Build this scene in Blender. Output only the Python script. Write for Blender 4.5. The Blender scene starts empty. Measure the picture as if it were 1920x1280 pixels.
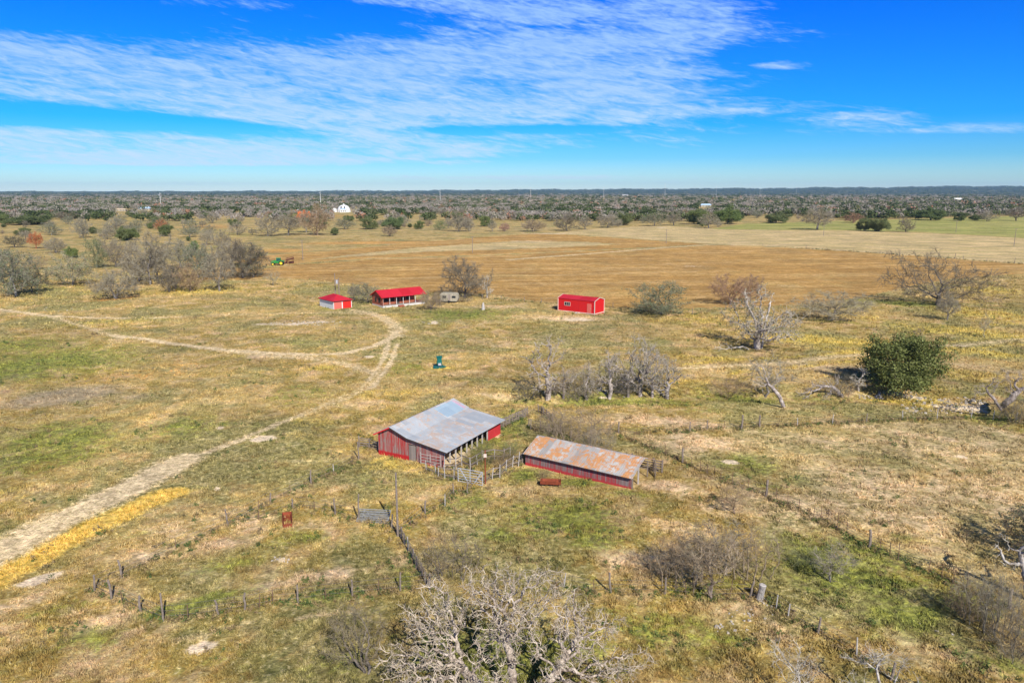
import bpy, math, random
import numpy as np
C = bpy.context.scene.collection
sc = bpy.context.scene
rad = math.radians
# ------------------------------------------------------------------ camera, sky, sun, exposure
FPX, CAMH, EYE = 1380.0, 30.0, 358.0
PITCH = math.atan((640 - EYE) / FPX)
cam_d = bpy.data.cameras.new('camera'); cam = bpy.data.objects.new('camera', cam_d); C.objects.link(cam)
cam_d.sensor_width = 36.0; cam_d.lens = 36.0 * FPX / 1920.0
cam_d.clip_start = 0.5; cam_d.clip_end = 80000.0
cam.location = (0, 0, CAMH); cam.rotation_euler = (math.pi / 2 - PITCH, 0, 0)
sc.camera = cam
sc.render.resolution_x = 1024; sc.render.resolution_y = 682
sc.view_settings.view_transform = 'Standard'; sc.view_settings.look = 'None'
sc.view_settings.exposure = 0.15; sc.view_settings.gamma = 1.0
sc.cycles.max_bounces = 6; sc.cycles.volume_bounces = 0; sc.cycles.transparent_max_bounces = 8
SUN_EL = rad(37.0); SUN_AZ = math.atan2(0.37, -0.93)      # towards the sun, from +Y towards +X
sl = bpy.data.lights.new('sun', 'SUN'); sl.energy = 5.0; sl.angle = rad(0.5); sl.color = (1.0, 0.95, 0.86)
sun = bpy.data.objects.new('sun', sl); C.objects.link(sun)
from mathutils import Vector
sdir = Vector((math.sin(SUN_AZ) * math.cos(SUN_EL), math.cos(SUN_AZ) * math.cos(SUN_EL), math.sin(SUN_EL)))
sun.rotation_euler = sdir.to_track_quat('Z', 'Y').to_euler(); sun.location = (40, -60, 90)

# ------------------------------------------------------------------ node helpers
class NT:
    def __init__(s, tree): s.t = tree; s.t.nodes.clear()
    def n(s, typ, **kw):
        nd = s.t.nodes.new(typ)
        for k, v in kw.items(): setattr(nd, k, v)
        return nd
    def set(s, sock, v):
        if isinstance(v, bpy.types.NodeSocket): s.t.links.new(v, sock)
        elif v is not None:
            if isinstance(v, (tuple, list)) and sock.type == 'RGBA' and len(v) == 3: v = (*v, 1)
            sock.default_value = v
    def m(s, op, a, b=None, c=None, clamp=False):
        nd = s.n('ShaderNodeMath', operation=op, use_clamp=clamp)
        for i, v in enumerate((a, b, c)):
            if v is not None: s.set(nd.inputs[i], v)
        return nd.outputs[0]
    def vm(s, op, a, b=None):
        nd = s.n('ShaderNodeVectorMath', operation=op); s.set(nd.inputs[0], a)
        if b is not None: s.set(nd.inputs[1], b)
        return nd.outputs['Value'] if op in ('LENGTH', 'DOT_PRODUCT') else nd.outputs[0]
    def noise(s, vec, scale, detail=3, rough=0.55, dist=0.0, out='Fac'):
        nd = s.n('ShaderNodeTexNoise'); s.set(nd.inputs['Vector'], vec)
        nd.inputs['Scale'].default_value = scale; nd.inputs['Detail'].default_value = detail
        nd.inputs['Roughness'].default_value = rough; nd.inputs['Distortion'].default_value = dist
        return nd.outputs[out]
    def ss(s, v, lo, hi, a=0.0, b=1.0):
        nd = s.n('ShaderNodeMapRange', interpolation_type='SMOOTHSTEP'); s.set(nd.inputs[0], v)
        for i, x in enumerate((lo, hi, a, b)): s.set(nd.inputs[i + 1], x)
        return nd.outputs[0]
    def lin(s, v, lo, hi, a=0.0, b=1.0):
        nd = s.n('ShaderNodeMapRange'); s.set(nd.inputs[0], v)
        for i, x in enumerate((lo, hi, a, b)): s.set(nd.inputs[i + 1], x)
        return nd.outputs[0]
    def mix(s, f, a, b, blend='MIX'):
        nd = s.n('ShaderNodeMix', data_type='RGBA', blend_type=blend)
        s.set(nd.inputs[0], f); s.set(nd.inputs[6], a); s.set(nd.inputs[7], b); return nd.outputs[2]
    def ramp(s, f, stops):
        nd = s.n('ShaderNodeValToRGB'); s.set(nd.inputs[0], f); e = nd.color_ramp.elements
        while len(e) < len(stops): e.new(0.5)
        for i, (p, c) in enumerate(stops): e[i].position = p; e[i].color = (*c, 1)
        return nd.outputs[0]
    def sep(s, v):
        nd = s.n('ShaderNodeSeparateXYZ'); s.set(nd.inputs[0], v); return nd.outputs
    def comb(s, x, y, z):
        nd = s.n('ShaderNodeCombineXYZ')
        for i, v in enumerate((x, y, z)): s.set(nd.inputs[i], v)
        return nd.outputs[0]
    def bump(s, h, strength, dist):
        nd = s.n('ShaderNodeBump'); s.set(nd.inputs['Height'], h)
        nd.inputs['Strength'].default_value = strength; nd.inputs['Distance'].default_value = dist
        return nd.outputs[0]

def new_mat(name):
    m = bpy.data.materials.new(name); m.use_nodes = True; nt = NT(m.node_tree)
    b = nt.n('ShaderNodeBsdfPrincipled'); o = nt.n('ShaderNodeOutputMaterial')
    nt.t.links.new(b.outputs[0], o.inputs[0])
    b.inputs['Roughness'].default_value = 0.85; b.inputs['Specular IOR Level'].default_value = 0.25
    return m, nt, b
def mat_flat(name, col, rough=0.7, metal=0.0, var=0.25, scale=3.0, coord='Object', tint=False):
    m, nt, b = new_mat(name)
    tc = nt.n('ShaderNodeTexCoord'); v = tc.outputs[coord]
    f = nt.noise(v, scale, 5, 0.6)
    c = nt.mix(nt.lin(f, 0.3, 0.7), tuple(x * (1 - var) for x in col), tuple(min(1, x * (1 + var)) for x in col))
    if tint:
        oi = nt.n('ShaderNodeObjectInfo'); c = nt.mix(1.0, c, oi.outputs['Color'], 'MULTIPLY')
    nt.set(b.inputs['Base Color'], c); b.inputs['Roughness'].default_value = rough; b.inputs['Metallic'].default_value = metal
    return m

# ------------------------------------------------------------------ sky
def sky_ang(px, py):
    a = (px - 960) / FPX; b = (640 - py) / FPX
    y = math.cos(PITCH) + b * math.sin(PITCH); z = -math.sin(PITCH) + b * math.cos(PITCH)
    return math.degrees(math.atan2(a, y)), math.degrees(math.atan2(z, math.hypot(a, y)))
world = bpy.data.worlds.new('World'); sc.world = world; world.use_nodes = True
def build_world():
    nt = NT(world.node_tree)
    out = nt.n('ShaderNodeOutputWorld'); bg = nt.n('ShaderNodeBackground'); nt.t.links.new(bg.outputs[0], out.inputs[0])
    sky = nt.n('ShaderNodeTexSky', sky_type='NISHITA', sun_disc=False)
    sky.sun_elevation = SUN_EL; sky.sun_rotation = SUN_AZ; sky.altitude = 200; sky.air_density = 1.0
    sky.dust_density = 0.3; sky.ozone_density = 2.0
    d = nt.n('ShaderNodeTexCoord').outputs['Generated']
    x, y, z = nt.sep(d)
    el = nt.m('MULTIPLY', nt.m('ARCSINE', z), 57.2958)
    az = nt.m('MULTIPLY', nt.m('ARCTAN2', x, y), 57.2958)
    # clear air tint by height; upper sky, out of view, dimmed to deepen shadows
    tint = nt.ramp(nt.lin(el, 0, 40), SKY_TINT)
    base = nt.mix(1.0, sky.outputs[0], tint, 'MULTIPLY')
    v1 = nt.comb(nt.m('MULTIPLY', az, 0.10), nt.m('ADD', nt.m('MULTIPLY', el, 0.75), nt.m('MULTIPLY', az, 0.05)), 0.0)
    n1 = nt.noise(v1, 1.0, 6, 0.6, 0.6)
    v2 = nt.comb(nt.m('MULTIPLY', az, 0.5), nt.m('ADD', nt.m('MULTIPLY', el, 2.6), nt.m('MULTIPLY', az, 0.35)), 3.0)
    n2 = nt.noise(v2, 1.0, 6, 0.62, 0.9)
    v3 = nt.comb(nt.m('ADD', nt.m('MULTIPLY', az, 1.3), nt.m('MULTIPLY', el, 1.6)), nt.m('SUBTRACT', nt.m('MULTIPLY', el, 4.6), nt.m('MULTIPLY', az, -0.7)), 7.0)
    n3 = nt.noise(v3, 1.0, 4, 0.6, 0.4)
    mask = None; hi = None
    def blob(px, py, rx, ry, tilt, amp):
        a0, e0 = sky_ang(px, py); ra = rx / 24.1; re = ry / 24.1
        da = nt.m('DIVIDE', nt.m('SUBTRACT', az, a0), ra)
        de = nt.m('DIVIDE', nt.m('SUBTRACT', nt.m('ADD', el, nt.m('MULTIPLY', nt.m('SUBTRACT', az, a0), tilt)), e0), re)
        r = nt.m('SQRT', nt.m('ADD', nt.m('MULTIPLY', da, da), nt.m('MULTIPLY', de, de)))
        return nt.m('MULTIPLY', nt.m('SUBTRACT', 1.15, r), amp)
    blobs = [(100, 125, 560, 62, .03, 1), (560, 160, 520, 88, .04, 1), (950, 150, 440, 112, .03, 1), (1230, 60, 190, 80, -.1, .85),
             (1010, 20, 420, 40, .1, .65), (430, 0, 220, 14, 0, .2), (250, 186, 420, 13, .09, .8), (640, 232, 330, 24, .06, .85), (260, 276, 640, 30, -.01, 2.0),
             (640, 270, 280, 22, .03, 1.6), (1180, 212, 330, 16, -.01, .75), (1610, 222, 110, 20, .02, .4), (1453, 123, 56, 10, 0, .62),
             (1000, 333, 330, 9, 0, .55), (1240, 340, 200, 10, 0, .4), (850, 304, 80, 7, 0, .5), (330, 345, 300, 5, 0, .3), (150, 237, 40, 4, 0, .6), (1700, 245, 260, 10, .02, .3), (1150, 345, 500, 5, 0, .25)]
    for b in blobs:
        r = blob(*b)
        mask = r if mask is None else nt.m('MAXIMUM', mask, r)
    hole = None
    for b in [(180, 45, 330, 42, .05, 1), (690, 38, 120, 26, .12, 1), (560, 45, 120, 20, .1, .6), (120, 222, 420, 20, .04, 1.6), (860, 245, 130, 10, 0, 1.2), (1010, 242, 160, 10, 0, 1.2), (760, 322, 900, 8, 0, .8)]:
        r = nt.m('MAXIMUM', blob(*b), 0.0)
        hole = r if hole is None else nt.m('MAXIMUM', hole, r)
    mm = nt.m('SUBTRACT', nt.m('MINIMUM', mask, 0.5), nt.m('MULTIPLY', hole, 0.5))
    s = nt.m('ADD', mm, nt.m('MULTIPLY', nt.m('SUBTRACT', n1, 0.5), 1.1))
    s = nt.m('ADD', s, nt.m('MULTIPLY', nt.m('SUBTRACT', n2, 0.5), 0.75))
    s = nt.m('ADD', s, nt.m('MULTIPLY', nt.m('SUBTRACT', n3, 0.5), nt.ss(el, 4, 13, 0.1, 0.6)))
    f = nt.m('MULTIPLY', nt.ss(s, 0.06, 0.66), nt.lin(nt.m('ADD', nt.m('MULTIPLY', n2, .6), nt.m('MULTIPLY', n3, .25)), 0.30, 0.56, 0.55, 0.9))
    f = nt.m('MULTIPLY', f, nt.ss(el, 0.0, 1.2))
    cc = nt.ramp(nt.lin(el, 0, 20), CLOUD_COL)
    col = nt.mix(f, base, cc)
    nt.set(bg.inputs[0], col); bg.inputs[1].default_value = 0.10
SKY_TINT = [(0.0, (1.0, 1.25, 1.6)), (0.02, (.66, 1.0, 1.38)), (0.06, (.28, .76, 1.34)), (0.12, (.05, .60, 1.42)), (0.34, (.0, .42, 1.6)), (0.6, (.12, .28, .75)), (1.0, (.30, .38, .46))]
CLOUD_COL = [(0.0, (6.2, 7.8, 9.4)), (0.25, (5.4, 7.2, 9.4)), (0.4, (4.2, 6.3, 9.4)), (0.7, (3.3, 5.6, 9.3)), (1.0, (3.3, 5.6, 9.3))]
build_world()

# ------------------------------------------------------------------ terrain
def fbm(x, y, seed, base, octs=3):
    r = random.Random(seed); o = np.zeros_like(x, dtype=float); a = 1.0; t = 0
    for k in range(octs):
        for j in range(3):
            th = r.uniform(0, 6.28); ph = r.uniform(0, 6.28); w = 2 * math.pi / (base / 2 ** k * r.uniform(.7, 1.3))
            o += a * np.sin((x * math.cos(th) + y * math.sin(th)) * w + ph + 1.3 * np.sin((x * math.sin(th) - y * math.cos(th)) * w * .6 + ph * 2))
        t += a * 1.7; a *= .55
    return o / t
def h0(x, y):
    x = np.asarray(x, float); y = np.asarray(y, float)
    r = np.hypot(x, y)
    z = 0.22 * fbm(x, y, 5, 48.0, 2) * np.clip(1.6 - r / 250, 0.0, 1)
    az = np.degrees(np.arctan2(x, np.where(np.abs(y) < 1e-6, 1e-6, y)))
    az = np.where(y > 0, az, 60.0)
    a = np.clip(np.abs(az) * 0 + az, -50, 50)
    prof = np.interp(a, [-50, -35, -20, -5, 0, 15, 35, 50], [14, 10, 18, 34, 46, 62, 96, 116])
    prof = prof + 5 * np.sin(a * .9) + 4 * np.sin(a * 2.3 + 1) + 2.5 * np.sin(a * 6.1) + 1.5 * np.sin(a * 13.7)
    t = np.clip((r - 6500) / 6500, 0, 1)
    z = z + prof * t * t * (3 - 2 * t)
    return z
def ray(px, py):
    a = (px - 960) / FPX; b = (640 - py) / FPX
    return a, math.cos(PITCH) + b * math.sin(PITCH), -math.sin(PITCH) + b * math.cos(PITCH)
def G(px, py, hf=None):
    hf = hf or hgt; dx, dy, dz = ray(px, py); z = 0.0
    for _ in range(8):
        t = (z - CAMH) / dz; x, y = dx * t, dy * t; z = z * .3 + .7 * float(hf(x, y))
    return x, y
def polyd(x, y, pts):
    d = np.full(x.shape, 1e9)
    for (x0, y0), (x1, y1) in zip(pts[:-1], pts[1:]):
        vx, vy = x1 - x0, y1 - y0; L = vx * vx + vy * vy + 1e-9
        t = np.clip(((x - x0) * vx + (y - y0) * vy) / L, 0, 1)
        d = np.minimum(d, np.hypot(x - x0 - t * vx, y - y0 - t * vy))
    return d
def inpoly(x, y, pts):
    c = np.zeros(x.shape, bool); n = len(pts)
    for i in range(n):
        x0, y0 = pts[i]; x1, y1 = pts[(i + 1) % n]
        cond = ((y0 > y) != (y1 > y)); xx = (x1 - x0) * (y - y0) / ((y1 - y0) if y1 != y0 else 1e-9) + x0
        c ^= cond & (x < xx)
    return c
def sdpoly(x, y, pts):
    d = polyd(x, y, list(pts) + [pts[0]]); return np.where(inpoly(x, y, pts), d, -d)
GULLY = [G(*p, hf=h0) for p in [(955, 742), (1030, 749), (1150, 743), (1250, 740), (1380, 736), (1500, 742), (1600, 738), (1700, 744), (1780, 757), (1850, 777), (1920, 797), (2100, 850)]]
def hgt(x, y):
    x = np.asarray(x, float); y = np.asarray(y, float)
    d = polyd(x, y, GULLY)
    return h0(x, y) - 1.0 * np.exp(-(d / 3.2) ** 2)
def HZ(x, y): return float(hgt(x, y))
def P(px, py):
    x, y = G(px, py); return Vector((x, y, HZ(x, y)))
def pxm(px, py):      # photo pixels per metre at that ground point
    x, y = G(px, py); dep = y * math.cos(PITCH) + (CAMH) * math.sin(PITCH); return FPX / dep
def height_of(px, py, ytop):
    x, y = G(px, py); dx, dy, dz = ray(px, ytop); return CAMH + dz / dy * y - HZ(x, y)
def path(l): return [G(*p) for p in l]

# ------------------------------------------------------------------ ground masks
TR = [  # (pixel path, half width m, strength)
    ([(-200, 1115), (-60, 1066), (0, 1035), (80, 990), (160, 952), (240, 917), (300, 884), (345, 862)], 2.15, .85),
    ([(345, 862), (400, 843), (450, 825), (520, 795), (565, 778)], 0.7, .6),
    ([(565, 778), (610, 760), (660, 740), (690, 722), (712, 690)], 1.1, .36),
    ([(-200, 560), (0, 580), (50, 587), (90, 592), (150, 595), (235, 597)], 1.1, .78),
    ([(235, 597), (290, 596), (335, 594), (395, 591)], 0.7, .55), ([(395, 591), (520, 588), (640, 586), (700, 590)], 1.5, .4),
    ([(210, 629), (260, 634), (330, 645), (420, 656), (500, 662), (580, 665), (650, 662), (700, 649), (733, 635), (744, 622)], 0.95, .85),
    ([(90, 592), (150, 610), (210, 629)], 1.2, .4),
    ([(744, 630), (744, 618), (735, 605), (715, 594), (690, 586), (660, 582)], 1.9, .5),
    ([(730, 640), (722, 665), (708, 690), (690, 715)], 0.55, .62), ([(745, 645), (738, 668), (722, 695), (700, 725)], 0.55, .62),
    ([(420, 656), (500, 668), (600, 672), (660, 685), (705, 700)], 1.6, .45),
    ([(1270, 690), (1400, 684), (1500, 677), (1620, 664), (1750, 650), (1920, 637), (2100, 625)], 1.3, .46),
    ([(955, 487), (1100, 476), (1250, 464), (1330, 459), (1400, 459), (1560, 468), (1700, 477), (1920, 493), (2050, 503)], 2.0, .62)]
def blob_list(spec):   # (px, py, rx px, ry px, amp) -> world ellipses
    out = []
    for px, py, rx, ry, amp in spec:
        x, y = G(px, py); m = pxm(px, py); ya = G(px, py - ry)[1]; yb = G(px, py + ry)[1]
        out.append((x, y, rx / m, max(0.3, abs(ya - yb) / 2), amp, math.atan2(x, y)))
    return [(a, b, c * 1.2, d * 1.2, e * .95, f) for a, b, c, d, e, f in out]
def eval_blobs(x, y, bl):
    o = np.zeros(x.shape)
    for cx, cy, rx, ry, amp, th in bl:
        dx, dy = x - cx, y - cy
        c, s = math.cos(th), math.sin(th)   # align the long axis with the direction from the viewer's side
        u = (dx * c - dy * s); v = (dx * s + dy * c)
        o = np.maximum(o, amp * np.exp(-((u / rx) ** 2 + (v / ry) ** 2) ** 1.0))
    return o
B_GREEN = blob_list([(80, 680, 170, 40, .8), (30, 650, 120, 25, .7), (110, 830, 90, 50, .85), (40, 870, 70, 30, .6), (350, 800, 90, 25, .6), (300, 880, 40, 12, .6), (240, 650, 60, 12, .5), (560, 740, 80, 25, .5), (500, 800, 60, 20, .35),
    (760, 690, 60, 20, .55), (830, 640, 60, 14, .4), (860, 590, 110, 12, .75), (620, 576, 50, 6, .6), (640, 880, 50, 12, .45), (700, 905, 60, 25, .35), (880, 940, 60, 20, .55), (1060, 970, 110, 35, .85), (1120, 1010, 70, 30, .7), (930, 1000, 60, 20, .6), (985, 890, 30, 14, .9), (1080, 905, 70, 8, .9), (1180, 925, 40, 8, .8),
    (900, 830, 70, 30, .75), (960, 800, 30, 30, .7), (1000, 760, 60, 12, .5), (1170, 755, 160, 12, .85), (1400, 750, 90, 12, .75), (1320, 770, 80, 10, .5), (1400, 870, 70, 22, .7), (1500, 900, 40, 20, .5), (1450, 910, 40, 15, .55), (1650, 860, 90, 20, .35), (1560, 805, 90, 8, .4),
    (1580, 1060, 130, 60, .85), (1680, 1150, 120, 60, .7), (1480, 1040, 60, 40, .6), (1700, 1010, 40, 14, .5), (1800, 1120, 80, 40, .6), (1850, 1230, 120, 40, .6), (1250, 1180, 150, 50, .6), (960, 1230, 220, 60, .95), (1100, 1100, 80, 30, .4), (1310, 1110, 60, 25, .6), (1360, 1090, 50, 20, .55),
    (420, 1060, 70, 20, .65), (370, 1130, 120, 14, .8), (560, 1010, 60, 14, .6), (600, 1120, 90, 12, .6), (760, 1080, 20, 30, .7), (540, 1000, 30, 6, .6), (170, 1200, 60, 40, .6), (110, 1140, 80, 14, .5), (60, 1080, 30, 60, .25), (640, 1240, 80, 30, .55), (400, 1240, 60, 14, .5), (220, 1010, 90, 8, .45),
    (1710, 570, 110, 7, .7), (1560, 602, 60, 5, .6), (1260, 590, 120, 6, .35), (1450, 562, 60, 6, .6), (1620, 625, 70, 14, .35), (1400, 740, 30, 6, .7), (100, 540, 80, 12, .4), (700, 568, 30, 3, .6), (1230, 640, 50, 12, .4), (1000, 665, 80, 10, .4), (330, 610, 40, 10, .3), (560, 640, 60, 16, .4), (1700, 700, 90, 10, .3)])
B_YEL = blob_list([(700, 735, 60, 12, .55), (760, 735, 60, 10, .5), (730, 870, 60, 18, .6), (660, 850, 40, 30, .35), (840, 690, 40, 4, .6), (600, 690, 40, 6, .7), (580, 790, 50, 16, .5), (560, 812, 50, 10, .45), (340, 920, 80, 12, .35),
    (380, 545, 90, 8, .7), (250, 470, 60, 8, .45), (310, 520, 50, 8, .6), (90, 560, 60, 10, .45), (170, 545, 50, 8, .5), (440, 440, 60, 6, .45), (520, 430, 80, 5, .6), (230, 410, 60, 4, .5), (200, 605, 140, 8, .5),
    (1560, 640, 170, 12, .8), (1800, 620, 130, 12, .75), (1850, 590, 90, 14, .7), (1830, 660, 110, 8, .8), (1860, 545, 70, 14, .6), (1340, 672, 80, 4, .85), (1600, 660, 120, 4, .8), (1500, 640, 60, 8, .7), (1600, 595, 70, 5, .6), (1310, 600, 40, 10, .6), (1780, 700, 110, 12, .55), (1690, 720, 140, 6, .5), (1700, 755, 90, 6, .8), (1290, 720, 50, 12, .5), (1400, 690, 100, 8, .45),
    (1250, 600, 60, 8, .45), (1590, 585, 30, 5, .6), (980, 735, 40, 8, .5), (240, 950, 80, 14, .2), (10, 930, 60, 20, .4), (60, 1190, 90, 30, .4), (1380, 600, 80, 6, .5), (1090, 920, 90, 6, .3), (1820, 895, 150, 30, .15)])
B_BARE = blob_list([(1300, 830, 110, 22, .65), (1260, 790, 120, 10, .8), (1450, 870, 60, 40, .35), (1640, 920, 200, 60, .55), (1750, 850, 180, 40, .45), (1500, 950, 140, 40, .6), (1700, 980, 160, 40, .55), (1850, 930, 90, 60, .5), (1250, 910, 60, 12, .9), (1290, 925, 60, 14, .6), (1180, 1045, 70, 22, .8), (1280, 990, 50, 20, .6), (1330, 955, 50, 14, .5),
    (600, 1080, 80, 14, .85), (520, 1095, 60, 12, .8), (420, 1020, 60, 10, .55), (330, 1000, 80, 30, .55), (290, 1040, 60, 20, .6), (750, 1050, 20, 16, .7), (440, 1120, 60, 6, .6), (200, 1165, 55, 20, .95), (260, 1185, 40, 10, .6), (380, 1190, 90, 10, .45), (620, 1150, 90, 6, .55), (480, 980, 50, 16, .7), (560, 985, 60, 12, .55), (30, 1130, 80, 16, .6), (880, 960, 30, 10, .4), (660, 910, 60, 8, .4),
    (1060, 597, 90, 6, .75), (930, 575, 60, 3, .75), (940, 560, 40, 4, .5), (960, 640, 160, 16, .35), (1180, 640, 70, 20, .35), (840, 745, 60, 8, .4), (940, 745, 40, 8, .8), (1480, 760, 60, 8, .4), (1560, 830, 160, 20, .45), (1700, 815, 200, 10, .5), (1880, 810, 80, 10, .5), (150, 1150, 60, 10, .5), (1600, 1150, 60, 18, .5), (1700, 1200, 60, 25, .5), (1800, 1170, 60, 30, .35), (1360, 1150, 60, 40, .45), (1750, 1060, 80, 20, .45), (1450, 1180, 80, 30, .5), (780, 600, 60, 6, .3), (560, 604, 70, 5, .5), (490, 640, 60, 8, .25)])
B_LILAC = blob_list([(120, 742, 100, 18, .95), (250, 745, 100, 14, .5), (60, 960, 60, 24, .45), (620, 760, 50, 14, .3), (1540, 690, 140, 10, .7), (1440, 690, 100, 10, .6), (1850, 690, 120, 14, .55), (1080, 660, 60, 10, .4), (100, 560, 100, 8, .4), (600, 650, 60, 8, .35), (1240, 860, 40, 12, .35), (560, 440, 300, 12, .35), (900, 430, 400, 8, .4), (280, 560, 80, 10, .4), (1150, 620, 80, 10, .3)])
B_PALE = blob_list([(70, 1087, 33, 10, 1), (377, 1213, 24, 10, 1), (495, 822, 22, 5, 1), (692, 669, 9, 2.2, 1), (1370, 866, 16, 4, 1), (1803, 856, 10, 3, .95), (1085, 599, 30, 3.2, .85), (1298, 499, 42, 3, .42), (1475, 536, 38, 3, .4), (525, 1048, 14, 5, .6), (412, 802, 9, 4, .7), (407, 916, 6, 5, .7),
    (570, 606, 62, 2.4, .75), (505, 607, 40, 3, .6), (815, 604, 10, 3, .7), (820, 607, 24, 3, .35), (1700, 742, 40, 4, .7), (1790, 765, 60, 8, .65), (1830, 768, 50, 6, .55), (1610, 738, 30, 5, .5), (1130, 745, 14, 3, .6), (1165, 731, 12, 4, .5), (1000, 452, 70, 1.5, .5), (1030, 438, 60, 1.2, .6), (750, 413, 70, 1.4, .5), (1240, 427, 16, 2, .5), (1800, 648, 22, 2, .6)])
B_ORANGE = blob_list([(370, 490, 22, 12, .9), (700, 455, 160, 3, .8), (530, 470, 60, 5, .7), (600, 475, 90, 4, .6), (905, 525, 30, 10, .45), (930, 573, 50, 3, .5), (240, 700, 200, 24, .42), (520, 690, 180, 22, .32), (480, 725, 60, 14, .35), (330, 640, 90, 10, .35), (200, 485, 80, 4, .4), (70, 437, 80, 6, .4), (390, 425, 60, 5, .6), (620, 405, 60, 4, .5), (1180, 392, 90, 5, .7), (1060, 395, 60, 4, .5), (1300, 410, 200, 6, .35), (215, 561, 60, 3, .7), (1120, 560, 60, 8, .3), (1400, 500, 180, 16, .3), (650, 500, 180, 8, .4), (1000, 690, 120, 20, .2), (1500, 580, 60, 6, .35)])
YSTRIPE = path([(-160, 1150), (-60, 1112), (0, 1082), (50, 1056), (110, 1022), (170, 990), (215, 968), (270, 944), (325, 924)])
YLINES = [path(p) for p in ([(1280, 683), (1440, 672), (1520, 667), (1640, 655), (1750, 644), (1920, 631), (2100, 618)], [(1370, 701), (1480, 690), (1620, 675), (1750, 658), (1920, 644)], [(1700, 628), (1800, 616), (1920, 606)])]
FIELD = path([(372, 524), (420, 502), (500, 503), (560, 496), (700, 486), (900, 480), (1100, 471), (1250, 464), (1330, 460), (1400, 461), (1500, 466), (1700, 479), (1920, 496), (1990, 502), (1950, 512), (1850, 517), (1780, 524), (1700, 538), (1640, 552), (1560, 566), (1440, 574), (1300, 578), (1190, 577), (1080, 572), (985, 562), (920, 552), (800, 546), (700, 537), (620, 528), (520, 520), (440, 524)])
PADDOCK = path([(1165, 812), (1300, 808), (1500, 798), (1700, 788), (1920, 788), (2150, 800), (2200, 1250), (1900, 1145), (1630, 1028), (1437, 932), (1280, 868)])
FIELD2 = path([(440, 490), (500, 479), (620, 470), (780, 455), (900, 445), (1000, 438), (1060, 440), (1200, 449), (1330, 458), (1250, 462), (1100, 469), (900, 478), (700, 484), (560, 494), (470, 500)])
STRIP = path([(560, 490), (650, 478), (780, 464), (960, 452), (1090, 453), (1170, 458), (1000, 466), (800, 472), (650, 482)])
MEADOW = path([(1330, 430), (1400, 419), (1600, 414), (1920, 405), (2200, 395), (2300, 452), (1920, 446), (1740, 436), (1560, 431), (1440, 431)])
LIGHT = path([(1040, 437), (1130, 428), (1240, 423), (1400, 431), (1560, 432), (1740, 437), (1920, 447), (2300, 455), (2300, 515), (1920, 492), (1700, 477), (1500, 463), (1330, 457), (1200, 448)])
TRW = [(path(p), w, s) for p, w, s in TR]
def masks(x, y):
    wob = 0.6 * fbm(x, y, 11, 7.0, 3)
    r = np.hypot(x, y); far = np.clip(r / 60, 1, 12)
    tr = np.zeros(x.shape)
    for p, w, s in TRW:
        d = polyd(x, y, p); tr = np.maximum(tr, s * np.clip((w - d - .4 * wob) / (1.1 * w) + .5, 0, 1))
    ys = np.clip((1.6 - polyd(x, y, YSTRIPE) + .6 * wob) / 1.7 + .5, 0, 1)
    fw = np.clip(r / 300, .5, 3)
    f = np.clip(.5 + sdpoly(x, y, FIELD) / fw + wob * .2, 0, 1)
    f2 = np.clip(.5 + sdpoly(x, y, FIELD2) / fw + wob * .4, 0, 1)
    st = np.clip(.5 + sdpoly(x, y, STRIP) / fw, 0, 1)
    field = np.maximum(f, f2 * .95) * (1 - .85 * st); field = field * (1 - np.clip(tr * 1.3, 0, 1))
    md = np.clip(.5 + sdpoly(x, y, MEADOW) / 6, 0, 1)
    lt = np.clip(.5 + sdpoly(x, y, LIGHT) / 5, 0, 1)
    yel = np.maximum(eval_blobs(x, y, B_YEL), ys)
    for p in YLINES: yel = np.maximum(yel, .75 * np.clip((1.0 - polyd(x, y, p) + .4 * wob) / .8, 0, 1))
    green = eval_blobs(x, y, B_GREEN); bare = eval_blobs(x, y, B_BARE); lil = eval_blobs(x, y, B_LILAC)
    pale = eval_blobs(x, y, B_PALE); org = eval_blobs(x, y, B_ORANGE)
    gd = polyd(x, y, GULLY)
    green = np.maximum(green, .45 * np.exp(-(gd / 4) ** 2)) * (1 - .8 * np.clip(tr, 0, 1))
    wood = np.clip((r - 2200) / 3500, 0, 1)
    trunk_free = 1 - np.clip(tr, 0, 1)
    return dict(track=tr, yellow=yel, green=green, bare=bare, field=field, lilac=lil, pale=pale, orange=org * (1 - .5 * md), meadow=md, light=np.maximum(np.maximum(lt, st * .7), .55 * np.clip(.5 + sdpoly(x, y, PADDOCK) / 2.5 + wob, 0, 1) * (1 - .8 * np.clip(green, 0, 1))) * (1 - np.clip(field, 0, 1) * .6), wood=wood, stripe=ys)

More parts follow.
